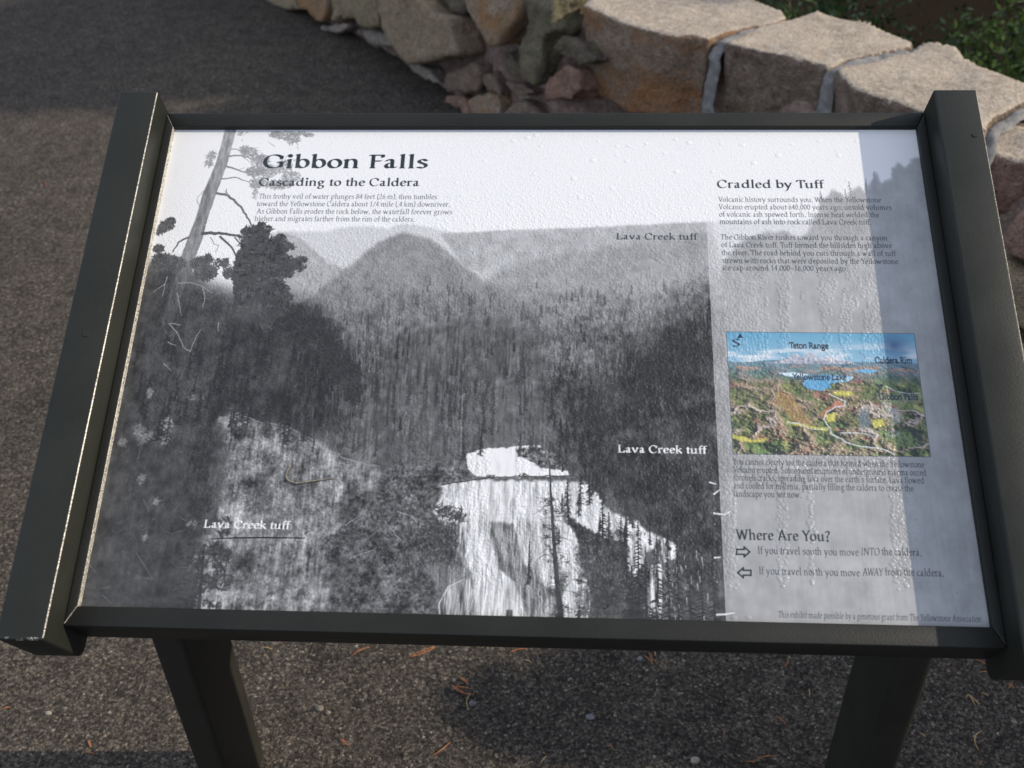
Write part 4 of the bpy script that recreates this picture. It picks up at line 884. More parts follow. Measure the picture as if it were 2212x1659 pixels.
# ------------------------------------------------------------------ needles
def needle_mesh(pts,w,up=Vector((0,0,1))):
    """a thin bent needle through the points: a five-sided tapering rod"""
    V=[];Fc=[];n=len(pts);k=5
    for i,p in enumerate(pts):
        a=pts[max(0,i-1)];b=pts[min(n-1,i+1)];t=(b-a).normalized();s=t.cross(up).normalized();u=s.cross(t)
        ww=w*(.45+.55*math.sin(math.pi*min(1,max(.08,(i+.4)/n))))
        for j in range(k):
            an=2*math.pi*j/k;V.append(p+s*ww*math.cos(an)+u*ww*math.sin(an)+up*w)
    for i in range(n-1):
        for j in range(k): Fc.append((i*k+j,i*k+(j+1)%k,(i+1)*k+(j+1)%k,(i+1)*k+j))
    Fc.append(tuple(range(k))[::-1]);Fc.append(tuple(range((n-1)*k,n*k)));return V,Fc
def bent(a,b,bow):
    a,b=Vector(a),Vector(b);d=b-a;s=Vector((-d.y,d.x,0));o=[]
    for i in range(8):
        t=i/7;p=a+d*t+s*bow*4*t*(1-t);o.append(p+Vector((0,0,.0012+.0015*math.sin(t*3.1))))
    return o
def ground_needle(parts,label,w=.0009,mat=None,group='fallen pine needles on the asphalt'):
    """parts: one or several needles of one bundle"""
    c=Vector((parts[0][0],parts[0][1],0))
    V=[];Fc=[]
    for q in parts:
        v,f=needle_mesh(bent((q[0],q[1],0),(q[2],q[3],0),q[4]),w);o=len(V);V+=[x-c for x in v];Fc+=[tuple(i+o for i in g_) for g_ in f]
    me=bpy.data.meshes.new('pine_needle');me.from_pydata([tuple(v) for v in V],[],Fc);me.materials.append(mat or M_RUST);me.shade_smooth()
    o=bpy.data.objects.new('pine_needle',me);o.location=c;S.collection.objects.link(o);return tag(o,label,'pine needle',group)
GN=[
([(-.3506,.531,-.3209,.5516,.06)],'thin orange pine needle on the sunlit asphalt close to the right of the left leg',None),
([(-.2486,.5315,-.2002,.5554,-.10),(-.2470,.5335,-.2010,.5570,-.02)],'thick red-orange needle cluster just below the frame nearest the sun patch',None),
([(-.0612,.5462,-.029,.5561,.10)],'curved pale orange needle close under the middle of the bottom rail',None),
([(-.0317,.5321,-.0207,.5254,.05)],'short tan needle below the curved pale orange one',M_TAN),
([(.1912,.5567,.197,.5305,.10),(.1836,.5494,.1984,.5306,.02)],'two rust needles in a narrow V on shaded asphalt under the rail',None),
([(-.1619,.4738,-.1196,.4559,-.16),(-.1594,.4697,-.126,.4665,.02),(-.1619,.4738,-.140,.4606,-.05)],'bright orange bundle of three long needles at the edge of the shade between the legs',None),
([(-.1486,.4912,-.1318,.4773,.06),(-.147,.4870,-.1318,.4773,.0)],'small rust needle pair just above the bright orange bundle',None),
([(-.1276,.4254,-.1252,.4557,.16)],'pale tan needle hanging down from the end of the bright orange bundle',M_TAN),
([(-.1799,.3304,-.1524,.3578,-.05)],'straight brown-orange needle low in the picture, left of the middle',None),
([(.0027,.324,.0123,.3369,.06)],'short brown needle at the bottom edge of the view, near the middle',M_TAN),
([(.1164,.363,.1227,.3519,.06)],'tiny rust needle in deep shade, second needle left of the right leg near the bottom',None),
([(.2021,.5588,.2036,.5482,.1)],'tiny tan needle end under the bottom rail, right of the crossed V pair',M_TAN),
([(.4327,.531,.4433,.5504,-.12)],'reddish needle curl under the rail, left of the right leg',None),
([(.4534,.556,.4586,.5623,.0)],'red needle stub touching the shadow of the rail, left of the right leg',None),
([(.4045,.4268,.4176,.4115,.05)],'short rust needle in the dark left of the right leg, half way down',None),
([(.4693,.4856,.4672,.4691,.05)],'upright tan needle in the dark asphalt close to the left side of the right leg',M_TAN),
([(.31,.3809,.3129,.3964,.05)],'short red needle alone in the deep shade between the legs, lower right',None),
([(.3526,.3359,.3934,.3491,.10),(.34,.337,.358,.3375,.0)],'long brown-red needle pair at the bottom of the view, left of the right leg',None),
([(.7443,.4821,.7562,.4622,.0),(.7443,.4821,.7487,.4596,.0),(.7443,.4821,.737,.476,.0)],'tan needles fanned like a tent on the grey asphalt right of the right leg',M_TAN),
([(.7659,.4869,.7761,.4799,.05)],'short tan needle beside the tent-like fan, right of the right leg',M_TAN),
([(.7748,.559,.7942,.5466,.02)],'rust needle beside the lower end of the right arm, upper of two',None),
([(.7788,.5316,.7943,.5304,.0)],'straight rust needle beside the lower end of the right arm, lower of two',None),
([(.7449,.4092,.7292,.3724,-.22)],'long needle bent like a bow on the grey asphalt right of the right leg',M_TAN),
([(.8162,.4968,.8269,.5095,.0),(.818,.508,.826,.498,.0)],'orange needle cross below the lower end of the right arm',None),
([(-.7735,.3408,-.7654,.328,-.05),(-.772,.3408,-.764,.328,.0)],'short thick orange needle on sunlit asphalt left of the left leg',None),
([(-.7748,.3162,-.7534,.3139,.08)],'flat orange needle lying on the edge of the shadow band, lower left',None),
([(-.9525,.396,-.9362,.4014,.05)],'rust needle on sunlit asphalt at the left edge of the view',None),
([(.7224,.3442,.7284,.3517,.0)],'rust needle tip at the bottom edge, right of the right leg',None),
([(.6406,.4011,.6479,.3937,.1)],'small tan needle pair on grey asphalt just right of the right leg',M_TAN),
([(-.5228,.5454,-.4995,.5407,.05)],'yellowish needle on lit asphalt just left of the top of the left leg',M_TAN),
([(-.3423,.3591,-.3228,.3444,-.08),(-.34,.355,-.330,.352,.0)],'dark red needle scrap on sunlit asphalt right of the left leg, near the bottom',None),
([(-1.6672,2.383,-1.6432,2.3425,.05)],'rust needle far down the path left of the sign',None),
]
for a,b,c in GN: ground_needle(a,b,w=.00095,mat=c)
jn=[(-.2541,.1563),(-.2572,.150),(-.258,.1453),(-.2565,.1408),(-.2537,.1382),(-.2448,.1357),(-.2297,.1386),(-.2161,.1407),(-.2043,.1423)]
v,f=needle_mesh([PL(u,s,.0008) for u,s in jn],.0009,Vector((0,-SN,CS)));c0=PL(*jn[4],.0008)
tag(mesh_obj('pine_needle',v,f,M_GREY),'hooked tan-grey needle lying on the wet print above the lower left words','pine needle')
v,f=needle_mesh([PL(u,s,.0005) for u,s in ((-.3288,.0741),(-.304,.0756),(-.2801,.0764),(-.255,.0768),(-.2296,.0768))],.0005,Vector((0,-SN,CS)))
tag(mesh_obj('pine_needle',v,f,M_LEG),'hair-thin dark needle on the print just beneath the lower left words','pine needle')

# ------------------------------------------------------------------ the wall
wall=empty('stone_wall',(-.365,2.94,0),'low mortared rock wall with broad flat cap stones curving behind the sign','wall')
def voxel(bm,size):
    me=bpy.data.meshes.new('t');bm.to_mesh(me);bm.free();o=bpy.data.objects.new('t',me);S.collection.objects.link(o)
    md=o.modifiers.new('r','REMESH');md.mode='VOXEL';md.voxel_size=size;md.use_smooth_shade=True
    ms=o.modifiers.new('s','SMOOTH');ms.iterations=1;ms.factor=.5
    dg=bpy.context.evaluated_depsgraph_get();out=bpy.data.meshes.new_from_object(o.evaluated_get(dg));bpy.data.objects.remove(o);bpy.data.meshes.remove(me);return out
def rock(name,ring,axis,back,mat,vox=.014,amp=.012,seed=0,chamfer=.0,ring_out=None,parent=wall,top_amp=None,mat2=None,freq=9.):
    """ring of points, swept back along -axis; front face may be inset by chamfer"""
    ring=[Vector(p) for p in ring];c=sum(ring,Vector())/len(ring);axis=Vector(axis).normalized()
    bm=bmesh.new();fr=[bm.verts.new(p+(c-p).normalized()*chamfer) for p in ring]
    mid=[bm.verts.new(p-axis*chamfer*.9) for p in ring];bk=[bm.verts.new(p-axis*back+(c-p)*.06) for p in ring];n=len(ring)
    bm.faces.new(fr);bm.faces.new(bk[::-1])
    for A,B in ((fr,mid),(mid,bk)):
        for i in range(n): bm.faces.new((A[i],B[i],B[(i+1)%n],A[(i+1)%n]))
    bmesh.ops.recalc_face_normals(bm,faces=bm.faces);bmesh.ops.triangulate(bm,faces=bm.faces)
    me=voxel(bm,vox);co=np.empty(len(me.vertices)*3,np.float32);me.vertices.foreach_get('co',co);nr=np.empty_like(co);me.vertices.foreach_get('normal',nr)
    co=co.reshape(-1,3);nr=nr.reshape(-1,3);off=Vector((seed*7.3,seed*3.1,seed*1.7))
    for i in range(len(co)):
        p=Vector(co[i]);q=p*freq+off;a=amp
        if top_amp is not None and nr[i,2]>.8: a=top_amp
        d=noise.fractal(q,.8,2.1,4)*a+a*.6*(abs(noise.noise(q*.45))-.3)
        vd=noise.voronoi(p*(freq*.62)+off)[0];d+=amp*1.1*(min(.6,vd[1]-vd[0])-.3)*(1 if a==amp else .3)
        co[i]+=nr[i]*d
    me.vertices.foreach_set('co',co.ravel());me.update();me.materials.clear();me.materials.append(mat)
    if mat2:
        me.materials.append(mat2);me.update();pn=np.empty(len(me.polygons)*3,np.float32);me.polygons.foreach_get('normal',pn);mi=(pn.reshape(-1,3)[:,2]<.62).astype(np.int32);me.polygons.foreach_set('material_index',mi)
    me.shade_smooth();me.name=name
    return link(bpy.data.objects.new(name,me),parent)
D={'cap_a': [(0.064, 2.574, 0.5), (0.119, 2.503, 0.5), (0.168, 2.429, 0.5), (0.228, 2.375, 0.5), (0.281, 2.331, 0.5), (0.316, 2.31, 0.5), (0.352, 2.305, 0.5), (0.388, 2.304, 0.5), (0.419, 2.279, 0.5), (0.469, 2.328, 0.5), (0.535, 2.37, 0.5), (0.606, 2.399, 0.5), (0.662, 2.448, 0.5), (0.656, 2.512, 0.5), (0.613, 2.589, 0.5), (0.57, 2.658, 0.5), (0.424, 2.722, 0.5), (0.236, 2.706, 0.5), (0.121, 2.667, 0.5)], 'cap_b': [(0.457, 2.259, 0.5), (0.489, 2.237, 0.5), (0.527, 2.209, 0.5), (0.564, 2.184, 0.5), (0.608, 2.164, 0.5), (0.649, 2.136, 0.5), (0.694, 2.1, 0.5), (0.716, 2.087, 0.5), (0.773, 2.129, 0.5), (0.836, 2.159, 0.5), (0.894, 2.19, 0.5), (0.966, 2.224, 0.5), (0.982, 2.272, 0.5), (0.931, 2.326, 0.5), (0.875, 2.4, 0.5), (0.835, 2.445, 0.5), (0.799, 2.486, 0.5), (0.76, 2.516, 0.5), (0.704, 2.48, 0.5), (0.648, 2.439, 0.5), (0.579, 2.387, 0.5), (0.511, 2.328, 0.5)], 'cap_c': [(0.728, 2.055, 0.5), (0.73, 1.993, 0.5), (0.751, 1.931, 0.5), (0.781, 1.896, 0.5), (0.826, 1.861, 0.5), (0.867, 1.812, 0.5), (0.891, 1.785, 0.5), (0.925, 1.738, 0.5), (0.966, 1.69, 0.5), (1.009, 1.702, 0.5), (1.047, 1.762, 0.5), (1.141, 1.85, 0.5), (1.215, 1.889, 0.5), (1.217, 1.942, 0.5), (1.185, 1.986, 0.5), (1.139, 2.033, 0.5), (1.099, 2.084, 0.5), (1.073, 2.141, 0.5), (1.07, 2.183, 0.5), (1.056, 2.215, 0.5), (1.016, 2.239, 0.5), (0.974, 2.211, 0.5), (0.894, 2.165, 0.5), (0.83, 2.129, 0.5), (0.765, 2.087, 0.5)], 'cap_d': [(1.022, 1.779, 0.46), (1.06, 1.794, 0.46), (1.102, 1.829, 0.46), (1.158, 1.87, 0.46), (1.24, 1.928, 0.46), (1.283, 1.865, 0.46), (1.268, 1.764, 0.46), (1.193, 1.67, 0.46), (1.115, 1.615, 0.46), (1.08, 1.624, 0.46), (1.042, 1.646, 0.46), (1.02, 1.66, 0.46), (1.014, 1.716, 0.46)], '_n': (-0.7754, -0.6036, 0.1854), 'face': [([(-1.4, 4.273, 0.007), (-1.172, 4.005, 0.092), (-1.131, 3.948, 0.073), (-1.108, 3.906, 0.034), (-1.182, 3.991, 0.002), (-1.291, 4.126, -0.016)], 0.1, 'tan'), ([(-1.123, 3.947, 0.104), (-0.94, 3.731, 0.167), (-0.937, 3.708, 0.105), (-0.962, 3.723, 0.047), (-1.014, 3.782, 0.024), (-1.05, 3.838, 0.055), (-1.103, 3.901, 0.039)], 0.11, 'rust'), ([(-0.928, 3.717, 0.172), (-0.858, 3.635, 0.198), (-0.866, 3.616, 0.101), (-0.93, 3.685, 0.059)], 0.08, 'tan'), ([(-0.841, 3.617, 0.209), (-0.67, 3.416, 0.273), (-0.646, 3.37, 0.218), (-0.657, 3.363, 0.15), (-0.735, 3.452, 0.117), (-0.784, 3.518, 0.126), (-0.845, 3.588, 0.098)], 0.14, 'olive'), ([(-1.014, 3.781, 0.02), (-0.939, 3.694, 0.052), (-0.858, 3.601, 0.088), (-0.866, 3.599, 0.048), (-0.931, 3.671, 0.011), (-1.018, 3.774, -0.021)], 0.07, 'pale'), ([(-0.637, 3.378, 0.285), (-0.476, 3.189, 0.341), (-0.407, 3.092, 0.317), (-0.327, 2.99, 0.318), (-0.317, 2.962, 0.272), (-0.296, 2.918, 0.214), (-0.407, 3.039, 0.146), (-0.509, 3.152, 0.087), (-0.562, 3.225, 0.102), (-0.621, 3.315, 0.148), (-0.646, 3.364, 0.199)], 0.17, 'tan'), ([(-0.449, 3.158, 0.355), (-0.314, 2.999, 0.401), (-0.306, 2.973, 0.352), (-0.325, 2.988, 0.323), (-0.395, 3.078, 0.321)], 0.05, 'dark'), ([(-0.298, 2.98, 0.407), (-0.09, 2.737, 0.485), (-0.086, 2.717, 0.438), (-0.093, 2.716, 0.406), (-0.129, 2.746, 0.352), (-0.164, 2.773, 0.292), (-0.19, 2.804, 0.286), (-0.262, 2.913, 0.341)], 0.15, 'rust'), ([(-0.076, 2.718, 0.482), (0.01, 2.618, 0.515), (0.001, 2.615, 0.472), (0.006, 2.591, 0.412), (-0.034, 2.627, 0.361), (-0.045, 2.617, 0.281), (-0.064, 2.62, 0.214), (-0.095, 2.664, 0.225), (-0.117, 2.718, 0.311), (-0.086, 2.705, 0.401)], 0.08, 'moss'), ([(-0.3, 2.884, 0.088), (-0.213, 2.785, 0.131), (-0.189, 2.746, 0.1), (-0.203, 2.748, 0.048), (-0.302, 2.859, -0.002), (-0.323, 2.904, 0.053)], 0.07, 'rust'), ([(-0.271, 2.87, 0.161), (-0.236, 2.833, 0.189), (-0.202, 2.782, 0.166), (-0.192, 2.756, 0.122), (-0.218, 2.792, 0.132), (-0.266, 2.849, 0.113)], 0.06, 'pink'), ([(-0.409, 3.026, 0.093), (-0.337, 2.955, 0.163), (-0.281, 2.892, 0.193), (-0.265, 2.866, 0.173), (-0.277, 2.863, 0.112), (-0.334, 2.923, 0.072), (-0.416, 3.018, 0.037)], 0.05, 'pink'), ([(-0.184, 2.732, 0.076), (-0.151, 2.707, 0.135), (-0.113, 2.665, 0.156), (-0.069, 2.603, 0.138), (-0.071, 2.594, 0.098), (-0.182, 2.719, 0.041)], 0.07, 'pink'), ([(-0.839, 3.569, 0.062), (-0.75, 3.467, 0.104), (-0.651, 3.352, 0.143), (-0.627, 3.31, 0.108), (-0.669, 3.354, 0.075), (-0.746, 3.449, 0.063)], 0.04, 'pale'), ([(-0.596, 3.259, 0.072), (-0.556, 3.215, 0.094), (-0.487, 3.123, 0.081), (-0.433, 3.049, 0.067), (-0.428, 3.037, 0.051), (-0.502, 3.128, 0.035), (-0.571, 3.219, 0.043)], 0.04, 'pale'), ([(-0.423, 3.023, 0.024), (-0.334, 2.921, 0.064), (-0.312, 2.883, 0.03), (-0.313, 2.874, -0.003), (-0.365, 2.938, -0.01), (-0.418, 3.008, -0.002)], 0.05, 'red'), ([(-0.19, 2.801, 0.277), (-0.164, 2.772, 0.288), (-0.12, 2.705, 0.256), (-0.11, 2.681, 0.218), (-0.16, 2.738, 0.194), (-0.191, 2.785, 0.22)], 0.05, 'dark'), ([(-0.191, 2.772, 0.176), (-0.11, 2.678, 0.209), (-0.071, 2.626, 0.202), (-0.11, 2.663, 0.161), (-0.161, 2.722, 0.141)], 0.05, 'pink'), ([(-0.038, 2.604, 0.268), (0.021, 2.546, 0.328), (0.065, 2.492, 0.335), (0.074, 2.46, 0.271), (0.04, 2.489, 0.222), (-0.033, 2.575, 0.194)], 0.07, 'red'), ([(0.02, 2.572, 0.408), (0.072, 2.504, 0.406), (0.127, 2.425, 0.379), (0.073, 2.484, 0.343), (0.021, 2.549, 0.336), (-0.016, 2.602, 0.357)], 0.06, 'dark')]}
def capring(k,z):
    return [(x,y,z) for x,y,_ in D[k]]
UP=Vector((0,0,1))
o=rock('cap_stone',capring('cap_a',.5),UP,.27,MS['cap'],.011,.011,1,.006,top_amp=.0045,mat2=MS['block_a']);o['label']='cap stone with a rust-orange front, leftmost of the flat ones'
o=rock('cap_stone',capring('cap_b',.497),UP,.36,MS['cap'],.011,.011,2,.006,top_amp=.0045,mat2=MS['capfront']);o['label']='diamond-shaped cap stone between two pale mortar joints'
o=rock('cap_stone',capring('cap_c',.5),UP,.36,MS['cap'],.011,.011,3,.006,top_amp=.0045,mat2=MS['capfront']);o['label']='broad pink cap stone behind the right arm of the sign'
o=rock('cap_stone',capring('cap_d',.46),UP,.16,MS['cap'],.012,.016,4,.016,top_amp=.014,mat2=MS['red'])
for k,(ring,th,mt) in enumerate(D['face']):
    nrm=Vector(D['_n']);rg=[Vector(p)+nrm*(th*.42 if th>.07 else .012) for p in ring]
    rock('stone',rg,nrm,th+.10,MS[mt],.012,.011 if th>.09 else .017,10+k,.007)
# stones of the rest of the face, course by course along the curve
def face_pt(i,h,out=0.):                          # i index along the curve (float), h height
    i0=int(i);p=CP[min(i0,len(CP)-1)].lerp(CP[min(i0+1,len(CP)-1)],i-i0);o=outward(min(i0,len(CP)-1));q=p+o*(.24*h-out);return Vector((q.x,q.y,h))
arc=[0]
for i in range(1,len(CP)): arc.append(arc[-1]+(CP[i]-CP[i-1]).length)
arc=np.array(arc)
def at_arc(s): return float(np.interp(s,arc,np.arange(len(CP))))
def arc_of(x,y): return arc[int(np.hypot(CPA[:,0]-x,CPA[:,1]-y).argmin())]
sA=arc_of(-1.28,4.08);sB=arc_of(-.02,2.5);sC=arc_of(1.0,1.4)
rr=random.Random(5)
def course(s0,s1,h0,h1,lens,kinds,seed,vox=.016,thick=.05,mat=None):
    s=s0;k=0
    while s<s1:
        L=rr.uniform(*lens);e=min(s+L,s1);g=.011;a,b=s+g,e-g
        if b-a<.05: break
        j=lambda:rr.uniform(-.022,.022)
        pts=[(a+j()*.4,h0+g+max(0,j())),((a+b)/2,h0+g+j()*.6),(b+j()*.4,h0+g+max(0,j())),(b+j()*.5,(h0+h1)/2),(b-.02+j()*.5,h1-g+j()*.5),((a+b)/2,h1-g+j()*.6),(a+.02+j()*.5,h1-g+j()*.5),(a+j()*.5,(h0+h1)/2)]
        oo=rr.uniform(.015,.05);ring=[face_pt(at_arc(q),max(-.03,h),oo) for q,h in pts]
        i=int(at_arc((a+b)/2));o=outward(i);n_=Vector((-o.x,-o.y,.2)).normalized()
        rock('stone',ring,n_,thick+.08,MS[rr.choice(kinds)],vox,.013,seed+k,.013);k+=1;s=e
# lower face under the caps, seen over the rail and past the right arm
course(sB+.03,sC,.0,.17,(.16,.30),['red','pink','tan','dark'],40)
course(sC-.33,arc_of(1.55,.4),.16,.31,(.2,.32),['red','rust','dark','tan'],70,.018)
course(sC,arc_of(1.62,.0),.0,.16,(.2,.36),['red','pink','dark','tan'],80,.018)
course(sC-.05,arc_of(1.62,.0),.31,.45,(.2,.34),['pink','red','tan','rust'],90,.018)
course(arc_of(1.62,.0),arc_of(1.7,-1.2),.0,.45,(.3,.45),['tan','pink','rust'],110,.026)
course(arc_of(-2.6,5.7)-.4,sA-.12,.0,.24,(.26,.42),['tan','rust','olive','pink'],120,.026)
course(arc_of(-2.6,5.7)-.4,sA-.12,.24,.46,(.26,.46),['tan','olive','rust'],140,.026)
# cap stones along the rest of the wall
def caps(s0,s1,seed,z=.5,vox=.022,w=.46):
    s=s0;k=0
    while s<s1-.1:
        e=min(s+rr.uniform(.38,.55),s1);g=.016;ring=[]
        for q,o in ((s+g,.07),((s+e)/2,.05),(e-g,.07),(e-g+rr.uniform(-.03,.0),.28),(e-g,w),((s+e)/2,w+.03),(s+g,w),(s+g+rr.uniform(0,.03),.28)):
            i=at_arc(q);p=face_pt(i,0);oo=outward(int(i));oo=oo*(o+rr.uniform(-.02,.02));ring.append((p.x+oo.x,p.y+oo.y,z+rr.uniform(-.004,.004)))
        rock('cap_stone',ring,UP,rr.uniform(.10,.16),MS['cap'],vox,.013,seed+k,.014,top_amp=.007,mat2=MS['capfront']);s=e;k+=1
caps(arc_of(1.22,1.12),arc_of(1.7,-1.6),200)
caps(arc_of(-2.6,5.7)-.4,arc_of(-.36,3.02)-.04,230)
# mortar and rubble core: swept along the curve, a little behind the stones
def core():
    V=[];Fc=[];i0=0;ring=[(.02,-.08),(.035,.08),(.055,.20),(.085,.32),(.12,.40),(.15,.44),(.30,.455),(.42,.44),(.47,.38),(.50,.1),(.54,-.7)]
    xs=np.arange(arc_of(-2.6,5.7)-.5,arc_of(1.68,-2.2),.03)
    for s in xs:
        i=at_arc(s);p=face_pt(i,0);o=outward(int(i))
        ex=.085*min(1,max(0,(s-sB+.1)/.15))
        for r,h in ring:
            r=r+(ex if r<.2 else 0)+.03;q=Vector((p.x+o.x*r,p.y+o.y*r,h));nn=noise.fractal(q*7,.9,2.,3)*.022;V.append((q.x-o.x*nn,q.y-o.y*nn,q.z+nn*.6))
    k=len(ring)
    for a in range(len(xs)-1):
        for b in range(k-1): Fc.append((a*k+b,(a+1)*k+b,(a+1)*k+b+1,a*k+b+1))
    mesh_obj('mortar_core',V,Fc,M_CORE,wall,angle=None)
core()
def joint(path,w,depth,zs):
    """a raised bead of pale mortar following the joint between two caps"""
    V=[];Fc=[];n=len(path);k=6
    for i,(p,z) in enumerate(zip(path,zs)):
        a=Vector(path[max(0,i-1)]);b=Vector(path[min(n-1,i+1)]);za,zb=zs[max(0,i-1)],zs[min(n-1,i+1)]
        t=Vector((b.x-a.x,b.y-a.y,zb-za)).normalized();sd=t.cross(Vector((-.6,-.5,.75)).normalized()).normalized();u=sd.cross(t)
        c=Vector((p[0],p[1],z))
        for j in range(k):
            an=math.pi*(j/(k-1));ww=w*(1+.25*noise.noise(c*30));V.append(c+sd*ww*math.cos(an)+u*(depth*.55*math.sin(an)+.010*noise.noise(c*45)+.006*noise.noise(c*110+Vector((j,0,0)))-.006))
    for i in range(n-1):
        for j in range(k-1): Fc.append((i*k+j,i*k+j+1,(i+1)*k+j+1,(i+1)*k+j))
    return mesh_obj('mortar_joint',V,Fc,M_MORT,wall,angle=None)
def dens(p,zs,m=6):
    q=[];z=[]
    for i in range(len(p)-1):
        for j in range(m): t=j/m;q.append((p[i][0]*(1-t)+p[i+1][0]*t,p[i][1]*(1-t)+p[i+1][1]*t));z.append(zs[i]*(1-t)+zs[i+1]*t)
    q.append(p[-1]);z.append(zs[-1]);return q,z
joint(*(lambda q,z:(q,.020,.012,z))(*dens([(.42,2.22),(.425,2.24),(.435,2.265),(.455,2.285),(.51,2.345),(.58,2.385),(.655,2.425),(.69,2.47)],[.10,.30,.452,.487,.490,.491,.490,.484])))
joint(*(lambda q,z:(q,.020,.012,z))(*dens([(.69,2.02),(.70,2.035),(.712,2.06),(.722,2.075),(.785,2.118),(.86,2.150),(.93,2.19),(1.0,2.235)],[.10,.30,.452,.487,.490,.491,.490,.484])))
joint(*(lambda q,z:(q,.020,.022,z))(*dens([(.985,1.62),(1.005,1.665),(1.04,1.74),(1.12,1.815),(1.20,1.87),(1.28,1.93)],[.36,.44,.475,.48,.482,.47])))

# ------------------------------------------------------------------ grit and pebbles
def pebble_mesh(r,seed,flat=.6):
    bm=bmesh.new();bmesh.ops.create_icosphere(bm,subdivisions=2,radius=r)
    for v_ in bm.verts:
        d=1+.28*noise.noise(v_.co/r*1.1+Vector((seed,0,0)));v_.co=Vector((v_.co.x*d,v_.co.y*d*.8,v_.co.z*d*flat))
    return bm
gs=np.random.RandomState(3);V=[];Fc=[]
base=np.array([(1,0,0),(-.5,.87,0),(-.5,-.87,0),(.2,.1,.8)])
for i in range(5200):
    if i<2600: x,y=gs.uniform(-1.2,1.1),gs.uniform(.2,1.4)
    else: x,y=gs.uniform(-3,.2),gs.uniform(.6,4.6)
    r=gs.uniform(.0008,.0022)*(1.5 if gs.rand()<.06 else 1);a=gs.uniform(0,6.28);c,s_=np.cos(a),np.sin(a)
    q=base*r*gs.uniform(.6,1.2,(4,3));q=np.stack([q[:,0]*c-q[:,1]*s_+x,q[:,0]*s_+q[:,1]*c+y,q[:,2]],1);o_=len(V);V+=q.tolist();Fc+=[(o_,o_+1,o_+3),(o_+1,o_+2,o_+3),(o_+2,o_,o_+3)]
tag(big_mesh('loose_grit',V,Fc,M_GRIT,n=3),'loose pale grit scattered over the asphalt','grit',kind='stuff')
M_PEB=mat_stone('pebble_grey',(.20,.19,.20),(.15,.145,.15),(.26,.25,.25),pit=0,bd=.002);M_PEB3=mat_stone('pebble_tan',(.19,.165,.13),(.14,.12,.095),(.26,.23,.18),pit=0,bd=.002);M_PEB2=mat_stone('pebble_pale',(.30,.27,.22),(.23,.205,.17),(.36,.32,.27),pit=0,bd=.002)
for x,y,r,mt,lb in [(-.1205,.436,.0065,M_PEB,'smooth blue-grey pebble at the end of the bright orange needles'),(.176,.541,.006,M_PEB,'grey pebble under the rail beside the crossed needles'),
  (-.864,.392,.006,M_PEB2,'pale pebble on sunlit asphalt at the left'),(-.389,.417,.008,M_PEB3,'broken pale stone on sunlit asphalt right of the left leg'),(-.372,.409,.005,M_PEB3,'smaller pale chip beside the broken pale stone'),
  (.085,.4155,.0075,M_PEB,'flat grey pebble in the shade near the middle'),(.258,.337,.008,M_PEB2,'pale flat stone at the bottom edge, left of the right leg')]:
    bm=pebble_mesh(r,x*90);o=bm_obj('pebble',bm,mt,angle=None);o.location=(x,y,r*.3);tag(o,lb,'pebble','loose pebbles on the asphalt')

